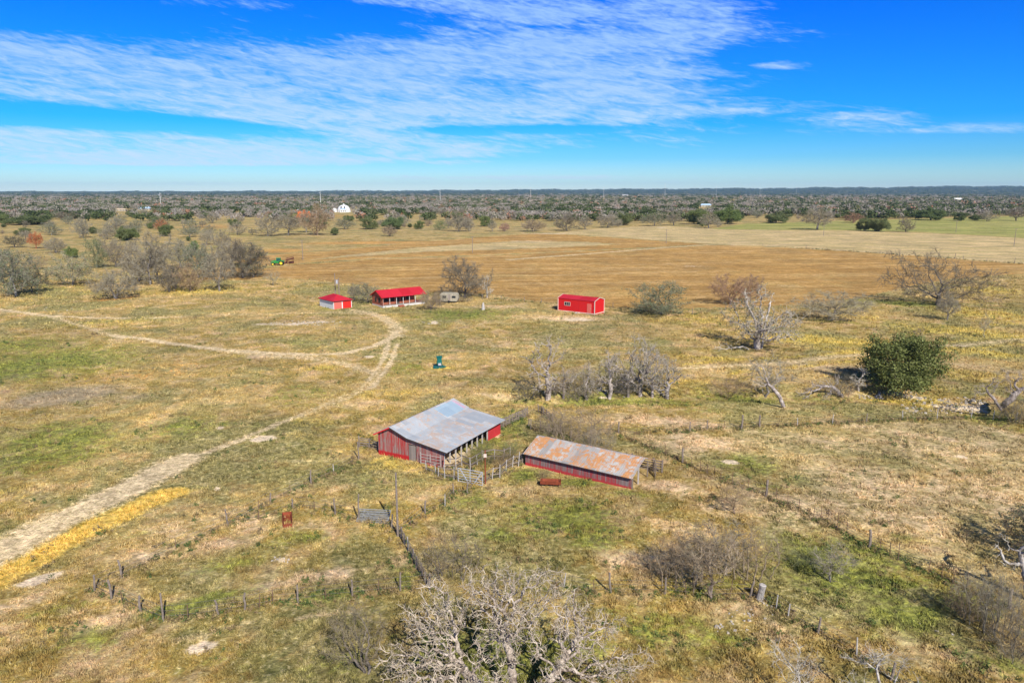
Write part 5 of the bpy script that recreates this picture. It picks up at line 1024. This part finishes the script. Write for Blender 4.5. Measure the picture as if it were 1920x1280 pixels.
 ('thick0', 850, 1084, 1008, 782, 920, 'dark grey shrub by the overgrown fence', (.75, .7, .72)), ('sap0', 1558, 1090, 1022, 1508, 1604, 'small bare tree on the green slope at lower right', W_), ('thick0', 1512, 1062, 1030, 1480, 1560, 'greenish low shrub left of a small bare tree', (.8, .95, .6)),
 ('thick1', 1842, 1178, 1062, 1780, 1900, 'grey hazy bare tree near the right edge casting long shade', W_), ('thick0', 1880, 1190, 1090, 1830, 1960, 'dense brush under the white limbed dead tree', DKC), ('bush2', 1900, 1230, 1150, 1850, 1970, 'dark brush in the bottom right corner', DKC), ('bush1', 1810, 1160, 1095, 1765, 1850, 'brown brush left of the hazy tree at the right edge', WARM),
 ('mix1', 1985, 1062, 940, 1930, 2075, 'bare tree beyond the right edge whose shade reaches the pasture', DKC),
]
for row in T:
    k, px, py, yt, x0, x1, lb, col = row
    put(k, px, py, yt, x0, x1, lb, color=col, cat='shrub' if k[:4] in ('bush', 'thic') else 'tree')

# one-off trees shaped for their place
def special(name, label, px, py, seed, att, trunk, rt, D, jit, color=W_, bark=None, twigm=None, leafn=0, cat='tree', leafsize=.07, lsp=.3, **kw):
    o = P(px, py); att = np.array(att); p, par = skeleton(seed, att, trunk, D, jit)
    tp, cp, tips = tree_parts(seed, p, par, rt, **kw); t = thing(name, label, cat, o)
    link('trunk', np_mesh('trunk', tp[0], tp[1], [bark or BARK_DEAD], smooth=True), t).color = (*color, 1)
    link('crown', np_mesh('crown', cp[0], cp[1], [twigm or TWIG_PALE]), t).color = (*color, 1)
    if leafn: lv, lf = leaves(seed, tips, leafn, lsp, leafsize); link('foliage', np_mesh('foliage', lv, lf, [LEAF_GREY]), t)
    return t
def big_oak():
    r = np.random.default_rng(3); px, py = 955, 1372
    o = P(px, py); s = 1 / pxm(px, py)
    # limb goals (sideways m, forward m, up m)
    cl = []
    for x, y, z in [(-6.6, 1.5, 3.2), (-5.8, 3.0, 5.2), (-4.6, 4.2, 6.4), (-3.6, 1.5, 5.6), (-5.4, -.5, 3.2), (-2.2, 3.0, 7.4), (-.8, 4.8, 7.4), (.8, 3.6, 7.8), (2.2, 4.8, 7.0), (3.4, 3.0, 6.6), (4.6, 1.6, 5.0), (5.8, 3.0, 4.4), (5.6, .2, 3.0), (3.2, .4, 4.4), (1.2, .8, 6.0), (-1.2, .6, 5.6), (.2, 2.2, 6.4), (-3.4, 4.0, 4.2), (4.4, 4.6, 4.6), (7.2, 1.8, 2.8), (-4.4, -1.6, 2.6), (2.2, -1.4, 3.0), (6.4, -1.4, 2.4), (-2.6, -1.6, 3.6)] + [(a, b, c2) for a, b, c2 in zip(r.uniform(-6, 6.5, 16), r.uniform(-2, 5, 16), r.uniform(3, 7, 16))][:28]:
        k = 36; c = np.array([x, y + 1.0, z * .86]); cl.append(c + r.normal(0, 1, (k, 3)) * [.62, .62, .5])
    att = np.concatenate(cl); att = att[att[:, 2] > .8]
    special('dead_oak', 'huge gnarled dead oak with bleached tangled branches in the bottom foreground', px, py, 3, att,
            [[(-.3, 0, -.5), (-.4, .4, .9), (-1.6, 1.4, 1.7), (-3.0, 2.6, 2.6)], [(.3, .1, -.4), (.9, .5, .9), (2.2, 1.6, 1.8), (3.0, 2.0, 2.8)], [(0, .2, -.4), (.3, 1.5, 1.2), (.1, 2.9, 2.6), (-.4, 3.6, 4.0)]], .30, .26, .6, color=(1.08, 1.0, .93), twigs=2, tlen=.5, twr=.013, tip=.026, thr=.04, spread=1.1, cap=14000, leafn=2500, leafsize=.05, lsp=.2, upb=.1)
big_oak()
def limb_pts(pts, n, s, seed): r = np.random.default_rng(seed); return np.concatenate([np.array(p) + r.normal(0, s, (n, 3)) for p in pts])
r9 = np.random.default_rng(9)
special('bare_tree', 'dark many stemmed bare tree left of the huge dead oak', 690, 1262, 41, envelope(41, 420, 4.9, 4.6, .8, cx=-.8, cy=.2), [[(0, 0, -.3), (-.4, .1, .9)], [(.15, 0, -.3), (-.05, 0, 1.1)], [(0, .1, -.3), (-.9, 0, 1.0)]], .1, .26, .22, color=(.85, .8, .75), bark=BARK, twigm=TWIG, twigs=4, tlen=.6, twr=.006, tip=.008, thr=.03, upb=.5)
special('dead_tree', 'leaning dead tree with thick pale base at the end of the green creek bank', 1472, 764, 43, limb_pts([(-3.0, .6, 4.6), (-4.2, 0, 3.6), (-3.4, 1, 5.4), (-2.0, .3, 4.9), (-1.2, 0, 4.4)], 26, .55, 1), [(0, 0, -.3), (-.9, 0, 1.6), (-1.9, .1, 2.9), (-2.6, .2, 3.4)], .26, .3, .35, color=(1.05, 1, 1), twigs=2, tlen=.6, twr=.012, tip=.02, thr=.05)
special('fallen_tree', 'fallen dead tree with grey curved limbs lying by the creek', 1580, 744, 44, limb_pts([(-3.2, .2, 1.8), (-5.4, -.3, .9), (-6.6, -.6, .5), (-1.6, .6, 2.6), (-4.4, .8, 1.4), (-2.6, -.8, .7)], 26, .5, 2), [(0, 0, -.2), (-.9, 0, 1.0), (-1.8, .1, 1.6)], .28, .3, .4, color=(.92, .88, .9), twigs=2, tlen=.6, twr=.012, tip=.022, thr=.05)
special('fallen_branch', 'bleached fallen branch lying left of the large dead grey oak', 1404, 656, 45, limb_pts([(-3.2, -.4, .4), (-5.4, .6, .5), (-4.2, 1.6, .7), (-6.4, -.8, .3)], 20, .5, 3), [(0, 0, .1), (-1.2, .1, .7), (-2.0, .1, .5)], .14, .3, .35, color=LT, cat='branch', twigs=1, tlen=.5, twr=.012, tip=.02, thr=.05)
special('fallen_branch', 'broken white limb hanging at the top of the large dead grey oak', 1428, 653, 48, limb_pts([(1.3, 0, 9.4), (1.6, .1, 10.6), (.9, 0, 8.6), (1.8, 0, 11.2)], 9, .25, 3), [(0, 0, 0), (.2, 0, 3), (.5, 0, 6.0), (.9, 0, 7.8)], .2, .35, .25, color=(1.3, 1.3, 1.3), cat='limb', twigs=0, tlen=.4, twr=.014, tip=.05, thr=.03)
special('dead_tree', 'bleached bare limbed dead tree with white trunk at the right edge', 1928, 1125, 46, limb_pts([(-.9, 0, 4.4), (-1.9, .3, 4.2), (.8, .2, 5.6), (-.2, 0, 5.0), (-2.0, .4, 2.8), (1.8, .5, 4.0), (-2.6, .2, 4.5)], 13, .38, 4), [(0, 0, -.3), (-.3, 0, 1.6), (-.6, .1, 2.6)], .26, .26, .35, color=(.95, .95, .95), twigs=1, tlen=.4, twr=.014, tip=.04, thr=.04)
special('dead_tree', 'pale twiggy dead treetop at the bottom edge, left of its neighbour', 1505, 1345, 47, envelope(47, 230, 4.8, 4.4, 1.6, clumps=14, cs=.1), [(0, 0, -.3), (.1, 0, 1.8)], .12, .26, .4, twigs=2, tlen=.5, twr=.008, tip=.014, thr=.04)
special('dead_tree', 'pale twiggy dead treetop at the bottom edge below the leaning posts', 1650, 1345, 49, envelope(49, 170, 4.3, 3.8, 1.4, clumps=11, cs=.1), [(0, 0, -.3), (-.1, .1, 1.6)], .12, .26, .4, twigs=2, tlen=.5, twr=.008, tip=.014, thr=.04)
special('dead_tree', 'thick dead tree with forked limbs by the fence at the right edge', 1873, 786, 50, limb_pts([(-2.6, .2, 4.6), (-3.2, .5, 3.8), (-1.0, .3, 5.4), (-.2, 0, 6.0), (2.4, .4, 5.6), (3.4, .2, 4.8), (3.8, .8, 6.4), (1.2, .6, 4.4), (4.4, .3, 3.6)], 15, .42, 5), [[(0, 0, -.3), (.3, .1, 1.6), (.5, .1, 2.3)], [(.1, 0, 1.4), (-1.0, .1, 2.9), (-1.9, .2, 3.8)], [(.4, 0, 1.9), (1.6, .2, 3.2), (2.6, .3, 4.2)]], .42, .28, .42, color=(.75, .7, .7), twigs=3, tlen=.7, twr=.014, tip=.026, thr=.05)
def stump():
    o = P(1424, 1124); t = thing('tree_stump', 'broad grey tree stump at the right end of the leaning post fence', 'stump', o, .3); t.rotation_euler = (.05, .12, .3)
    MB().lathe([(.34, -.2), (.27, .2), (.24, .8), (.28, 1.25)], 10).build('bark', mat_flat('stump_bark', (.36, .33, .30), .95, var=.35, scale=7), t); MB().lathe([(.26, 1.25), (.2, 1.29)], 10).build('cut_top', M['palepost'], t)
stump()
o = P(906, 581); t = thing('tree_stump', 'small white dead stump in the green yard right of the camper', 'stump', o); MB().lathe([(.5, -.2), (.4, .6), (.3, 1.4), (.1, 2.0)], 8).build('bark', M['palepost'], t)

# scattered single trees at the near edge of the woods
PX = rng
FIELDS = [FIELD, FIELD2, STRIP, LIGHT]
def blocked(x, y, md=True):
    X, Y = np.array([x]), np.array([y])
    if any(sdpoly(X, Y, f)[0] > -4 for f in FIELDS): return True
    if md and sdpoly(X, Y, MEADOW)[0] > -4: return True
    return min(polyd(X, Y, p)[0] for p, w, s in TRW) < 4
zones = [((0, 480), (398, 452), 62, 'trees scattered over the far left pasture'), ((480, 960), (396, 432), 44, 'trees beyond the brown field'), ((960, 1420), (392, 428), 52, 'trees beyond the upper field edge'), ((1420, 1930), (388, 414), 36, 'trees along the back of the meadow')]
looks = [('bare0', 'hazy grey bare ', W_, .3), ('bare1', 'pale ashy bare ', GRY, .12), ('mix0', 'moss grey ', GRY, .14), ('oak0', 'dark green bushy ', (1, 1.05, .9), .16), ('cedar0', 'dark green compact ', W_, .1), ('multi0', 'low lilac brown ', PURP, .12), ('bare2', 'brownish bare ', (1.2, .85, .7), .06)]
marks = [(30, 'above the left edge oak'), (75, 'around the rust coloured tree'), (120, 'above the small grey tree'), (165, 'above the oak with dark green top'), (215, 'around the dark green cedar'), (260, 'above the grey thicket tree'), (310, 'around the rusty brown round tree'), (350, 'beside the far left pole'), (400, 'above the right of the left grove'), (450, 'between left grove and bare row'),
         (500, 'above the tractor'), (560, 'around the orange tree'), (610, 'at the right of the bare row'), (650, 'below the domed house'), (700, 'around the oak right of the domed house'), (750, 'around the blue green oak'), (800, 'right of the blue green oak'), (850, 'above the middle of the brown field'), (900, 'above the field pole'), (945, 'around the small reddish shrub tree'),
         (1000, 'around the low thicket above the strip'), (1060, 'around the bare tree with dark trunk'), (1110, 'above the strip field'), (1165, 'around the upper field oak'), (1230, 'above the pole at the lane corner'), (1290, 'left of the large dark oak'), (1350, 'around the large dark oak'), (1400, 'right of the large dark oak'),
         (1455, 'at the left of the meadow'), (1530, 'above the bare round meadow tree'), (1620, 'above the pair of meadow oaks'), (1690, 'above the small bare meadow tree'), (1745, 'around the wide meadow oak'), (1815, 'around the two round meadow oaks'), (1890, 'at the right end of the meadow')]
for (xa, xb), (ya, yb), cnt, grp in zones:
    n = 0; tries = 0
    while n < cnt and tries < 2000:
        tries += 1; px = PX.uniform(xa, xb); u = PX.random() ** 1.5; py = ya + (yb - ya) * u; x, y = G(px, py)
        if blocked(x, y) or (600 < px < 690 and py < 408): continue
        lk = PX.choices(looks, [l[3] for l in looks])[0]; h = PX.uniform(4.5, 9) * (.6 if lk[0] in ('multi0', 'cedar0') else 1); n += 1
        sh = PX.uniform(.8, 1.2); nm = lk[0][:-1] + str(PX.randrange(2)); mk = min(marks, key=lambda q: abs(q[0] - px))[1]
        size = 'small ' if h < 5.2 else ('' if h < 7.4 else 'tall '); dist = ', close to the woods' if u < .25 else ('' if u < .6 else ', in front')
        put(nm, 0, 0, 0, 0, 0, size + lk[1] + 'tree ' + mk.replace('around the oak right of', 'right of') + dist, color=tuple(c * sh for c in lk[2]), group=grp, pos=(Vector((x, y, HZ(x, y))), h, h * PX.uniform(1.0, 1.5)))

# ------------------------------------------------------------------ the far woods, too many to count
def woods():
    r = np.random.default_rng(12)
    m, nt, b = new_mat('far_woods_foliage'); a = nt.n('ShaderNodeAttribute'); a.attribute_name = 'tone'
    c = nt.ramp(a.outputs['Fac'], [(0, (.045, .065, .02)), (.25, (.09, .115, .035)), (.42, (.16, .17, .08)), (.55, (.23, .21, .16)), (.8, (.34, .30, .25)), (.93, (.42, .36, .30)), (1, (.36, .17, .09))])
    nt.set(b.inputs['Base Color'], c); b.inputs['Roughness'].default_value = .9
    N = 30000
    px = r.uniform(-250, 2170, N); q = r.random(N); py = np.where(q < .84, 361.5 + (415 - 361.5) * r.random(N) ** 1.1, 360 + 4 * r.random(N))
    a_ = (px - 960) / FPX; b_ = (640 - py) / FPX; dy = np.cos(PITCH) + b_ * np.sin(PITCH); dz = -np.sin(PITCH) + b_ * np.cos(PITCH); t = -CAMH / dz; x, y = a_ * t, dy * t; rr = np.hypot(x, y)
    far = rr > 6500; rr2 = np.where(far, r.uniform(6500, 14500, N), rr); x, y = x * rr2 / rr, y * rr2 / rr; rr = rr2
    az_ = np.degrees(np.arctan2(x, y))
    cl = fbm(x, y, 77, 380.0, 3) + .5 * fbm(x, y, 78, 130.0, 2); dens = np.interp(rr, [620, 780, 1000, 1500, 2500], [-.75, -.35, .05, .4, .95])
    keep = cl + dens > r.normal(0, .3, N)
    keep &= ~((np.abs(px - 645) < 24) & (rr > 760) & (rr < 1120))
    for f in FIELDS + [MEADOW]: keep &= sdpoly(x, y, f) < -12
    for hx, hy in ((271, 396), (228, 397), (1323, 388), (465, 408)):
        gx, gy = G(hx, hy); keep &= ~((np.abs(x / y - gx / gy) < .012) & (rr < math.hypot(gx, gy) + 12) & (rr > math.hypot(gx, gy) * .72))
    x, y, rr = x[keep], y[keep], rr[keep]; n = len(x); z = hgt(x, y)
    g = fbm(x, y, 90, 260.0, 2); green = r.random(n) < np.clip(.46 + .5 * g + .12 * (x > 0) * (rr < 1800), .08, .85)
    tone = np.where(green, r.uniform(0, .38, n), r.uniform(.5, .9, n)); tone = np.where(r.random(n) < .03, 1.0, tone) * np.interp(rr, [4000, 8000], [1, .6])
    h = r.uniform(5.0, 9.5, n) * np.interp(rr, [900, 4000, 9000], [1, 1.15, 1.5]); w = h * r.uniform(1.0, 1.6, n) * np.interp(rr, [900, 3000, 9000], [1, 1.6, 3.5])
    V = []; F = []; TN = []; off = 0
    for lo, hi, kq in ((0, 1600, 100), (1600, 3000, 48), (3000, 1e9, 26)):
        s = (rr >= lo) & (rr < hi); m_ = s.sum()
        if not m_: continue
        v = r.normal(0, 1, (m_, kq, 3)); v /= np.linalg.norm(v, axis=2, keepdims=True); v *= r.random((m_, kq, 1)) ** .4
        lump = 1 + .25 * np.sin(v[..., 0:1] * 5 + r.uniform(0, 6, (m_, 1, 1))) * np.cos(v[..., 1:2] * 4 + r.uniform(0, 6, (m_, 1, 1)))
        v = v * lump
        ct = np.stack([x[s][:, None] + v[..., 0] * w[s][:, None] / 2, y[s][:, None] + v[..., 1] * w[s][:, None] / 2, z[s][:, None] + h[s][:, None] * (.56 + .42 * v[..., 2])], 2).reshape(-1, 3)
        M_ = len(ct); sz = np.repeat(h[s] * (.085 if lo == 0 else .12 if lo < 3000 else .17), kq)[:, None] * r.uniform(.5, 1.4, (M_, 1))
        gl = np.repeat(green[s], kq)[:, None]
        A = r.normal(0, 1, (M_, 3)); A[:, 2] = np.where(gl[:, 0], A[:, 2], A[:, 2] * 1.6 + .6); A /= np.linalg.norm(A, axis=1, keepdims=True); B = np.cross(A, r.normal(0, 1, (M_, 3))); B /= np.linalg.norm(B, axis=1, keepdims=True)
        A = A * sz * np.where(gl, 1, 1.35); B = B * sz * np.where(gl, .8, .4)
        V.append(np.stack([ct - A - B, ct + A - B, ct + A + B, ct - A + B], 1).reshape(-1, 3)); F.append(np.arange(off, off + 4 * M_).reshape(-1, 4)); off += 4 * M_
        TN.append(np.repeat(np.clip(np.repeat(tone[s], kq) + r.normal(0, .05, M_), 0, 1), 4))
    V = np.concatenate(V); F = np.concatenate(F); me = np_mesh('woodland', V, F, [m]); at = me.attributes.new('tone', 'FLOAT', 'POINT'); at.data.foreach_set('value', np.concatenate(TN).astype(np.float32))
    tag(link('woodland', me), kind='stuff')
woods()

# ------------------------------------------------------------------ grass, weeds, stones
def scatter(n, rmin, rmax, power, seed):
    r = np.random.default_rng(seed); az = np.radians(r.uniform(-38, 38, n)); q = r.random(n); a = 1 - power
    R = (rmin ** a + q * (rmax ** a - rmin ** a)) ** (1 / a); return R * np.sin(az), R * np.cos(az), R, r
def grass():
    x, y, R, r = scatter(170000, 33, 330, 1.25, 5); k = masks(x, y)
    cl = fbm(x, y, 33, 5.0, 3) + .6 * fbm(x, y, 34, 1.9, 2)
    keep = (k['track'] < .15 + .5 * r.random(len(x))) & (k['field'] < .4) & (k['pale'] < .4) & (cl > -.55 + .5 * k['bare'] - .6 * k['yellow'] + r.normal(0, .25, len(x)))
    keep &= ~sheltered(x, y)
    x, y, R = x[keep], y[keep], R[keep]; cl = cl[keep]; yy = k['yellow'][keep]; ss_ = k['stripe'][keep]; n = len(x); z = hgt(x, y)
    nb = 5; h = (r.uniform(.07, .2, n) + .16 * np.clip(cl, 0, 1) + .2 * np.clip(yy - 1.2 * ss_, 0, 1)) * np.interp(R, [33, 150, 330], [1, 1.5, 2.2]); wd = np.interp(R, [33, 120, 330], [.035, .07, .16])
    th = r.uniform(0, 2 * np.pi, (n, nb)); ln = r.uniform(.2, .9, (n, nb)) * h[:, None]; sp = np.interp(R, [33, 330], [.10, .35])[:, None]
    bx = x[:, None] + r.normal(0, 1, (n, nb)) * sp; by = y[:, None] + r.normal(0, 1, (n, nb)) * sp; bz = z[:, None] - .03 + 0 * bx
    t2 = r.uniform(0, 2 * np.pi, (n, nb)); w = wd[:, None]
    a = np.stack([bx - np.cos(t2) * w, by - np.sin(t2) * w, bz], 2); b = np.stack([bx + np.cos(t2) * w, by + np.sin(t2) * w, bz], 2)
    c = np.stack([bx + np.cos(th) * ln, by + np.sin(th) * ln, bz + h[:, None] * r.uniform(.6, 1.2, (n, nb))], 2)
    V = np.stack([a, b, c], 2).reshape(-1, 3); F = np.arange(len(V)).reshape(-1, 3)
    me = np_mesh('dry_grass', V, F, [GROUND]); k2 = {q: np.repeat(v[keep], nb * 3) for q, v in k.items()}
    for nm, tri in (('m1', ('track', 'yellow', 'green')), ('m2', ('bare', 'field', 'lilac')), ('m3', ('pale', 'orange', 'meadow')), ('m4', ('light', 'wood', 'stripe'))):
        at = me.attributes.new(nm, 'FLOAT_VECTOR', 'POINT'); at.data.foreach_set('vector', np.stack([k2[t] for t in tri], 1).astype(np.float32).ravel())
    tag(link('dry_grass', me), kind='stuff')
def sheltered(x, y):
    out = np.zeros(x.shape, bool)
    for nm, W, L, m in (('barn', 9.2, 13.1, .1), ('cattle_shed', 13.2, 5.8, .1), ('metal_shed', 10.6, 4.8, .1), ('ranch_house', 12.6, 6.2, .1), ('garage', 5.2, 8, .1)):
        o = bpy.data.objects[nm]; c, s = math.cos(-o.rotation_euler.z), math.sin(-o.rotation_euler.z); dx, dy = x - o.location.x, y - o.location.y
        u, v = c * dx - s * dy, s * dx + c * dy; out |= (u > -m) & (u < W + m) & (v > -m) & (v < L + m)
    return out
grass()
def weeds():
    x, y, R, r = scatter(15000, 34, 260, 1.1, 8)
    ex, ey = [x], [y]
    for f in bpy.data.objects:
        if f.name.startswith('post_fence'):
            pp = [(c.matrix_basis.translation + f.location) for c in f.children if c.name.startswith('post')]
            for a, b in zip(pp[:-1], pp[1:]):
                m_ = int((b - a).length * (5 if a.y < 150 else 1.5)); q = r.random(m_); ex.append(a.x + (b.x - a.x) * q + r.normal(0, .28, m_)); ey.append(a.y + (b.y - a.y) * q + r.normal(0, .28, m_))
    x = np.concatenate(ex); y = np.concatenate(ey); R = np.hypot(x, y)
    k = masks(x, y); fl = np.full(len(x), 9e9)
    for f in bpy.data.objects:
        if f.name.startswith('post_fence'):
            pp = [(c.matrix_basis.translation + f.location) for c in f.children if c.name.startswith('post')]
            if len(pp) > 1: fl = np.minimum(fl, polyd(x, y, [(p.x, p.y) for p in pp]))
    cl = fbm(x, y, 44, 9.0, 2)
    keep = (k['track'] < .2) & (k['field'] < .3) & ((cl > .55) | (fl < .9) | (polyd(x, y, GULLY) < 3) & (cl > 0) | (k['green'] > .4) & (cl > .3)) & ~sheltered(x, y)
    x, y, R = x[keep], y[keep], R[keep]; n = len(x); z = hgt(x, y); nb = 22
    g = r.random(n) < .35 + .4 * (k['green'][keep] > .3)
    h = r.uniform(.15, .45, n) * np.interp(R, [34, 260], [1, 1.8]); s = h * r.uniform(.5, .9, n)
    v = r.normal(0, 1, (n, nb, 3)); v /= np.linalg.norm(v, axis=2, keepdims=True); v *= r.random((n, nb, 1)) ** .5; v[..., 2] = np.abs(v[..., 2])
    c = np.stack([x[:, None] + v[..., 0] * s[:, None], y[:, None] + v[..., 1] * s[:, None], z[:, None] + v[..., 2] * h[:, None]], 2).reshape(-1, 3); m_ = len(c)
    A = r.normal(0, 1, (m_, 3)); A[:, 2] += .7; A /= np.linalg.norm(A, axis=1, keepdims=True); B = np.cross(A, r.normal(0, 1, (m_, 3))); B /= np.linalg.norm(B, axis=1, keepdims=True)
    sz = np.repeat(h, nb)[:, None] * .3; A, B = A * sz, B * sz * .28
    V = np.stack([c - A, c + B, c + A, c - B], 1).reshape(-1, 3)
    m, nt, b = new_mat('weed_leaves'); a = nt.n('ShaderNodeAttribute'); a.attribute_name = 'tone'
    nt.set(b.inputs['Base Color'], nt.ramp(a.outputs['Fac'], [(0, (.07, .11, .03)), (.4, (.15, .19, .05)), (.55, (.22, .16, .08)), (1, (.42, .30, .14))]))
    me = np_mesh('weeds', V, np.arange(len(V)).reshape(-1, 4), [m]); tn = np.repeat(np.where(g, r.uniform(0, .4, n), r.uniform(.5, 1, n)), nb * 4)
    at = me.attributes.new('tone', 'FLOAT', 'POINT'); at.data.foreach_set('value', tn.astype(np.float32)); tag(link('weeds', me), kind='stuff')
weeds()
def rubble():
    r = random.Random(4); mb = MB()
    for (xa, xb, ya, yb, n) in [(1610, 1720, 733, 748, 90), (1690, 1850, 745, 775, 220), (1120, 1180, 726, 746, 30), (545, 640, 602, 610, 60), (500, 560, 604, 608, 14), (790, 830, 601, 607, 14), (80, 180, 576, 584, 14), (1430, 1450, 1110, 1160, 8), (510, 545, 1040, 1054, 10), (1340, 1420, 1140, 1190, 26), (1720, 1800, 1160, 1200, 5)]:
        for _ in range(n):
            p = P(r.uniform(xa, xb), r.uniform(ya, yb)); s = r.uniform(.08, .26) * (.8 if ya > 1000 else 1.25); th = r.uniform(0, 6.28); q = []
            for zz, f in ((-.1, 1.0), (s * .4, .75)):
                for i in range(4): a = th + i * 1.571 + r.uniform(-.3, .3); rr = s * f * r.uniform(.7, 1.1); q.append((p.x + math.cos(a) * rr, p.y + math.sin(a) * rr, p.z + zz + r.uniform(-.04, .04)))
            mb.hexa(q)
    tag(mb.build('limestone_rubble', mat_flat('limestone', (.50, .44, .36), .95, var=.35, scale=1.5)), kind='stuff')
rubble()

# ------------------------------------------------------------------ haze
def haze():
    mb = MB().box(-13000, 13000, -600, 15500, -3, 190); m = bpy.data.materials.new('haze_air'); m.use_nodes = True; nt = NT(m.node_tree)
    o = nt.n('ShaderNodeOutputMaterial'); v = nt.n('ShaderNodeVolumePrincipled'); v.inputs['Color'].default_value = (.36, .68, 1.0, 1); v.inputs['Density'].default_value = 4.0e-5; v.inputs['Anisotropy'].default_value = 0.0
    nt.t.links.new(v.outputs[0], o.inputs['Volume']); tag(mb.build('haze', m), kind='stuff')
haze()
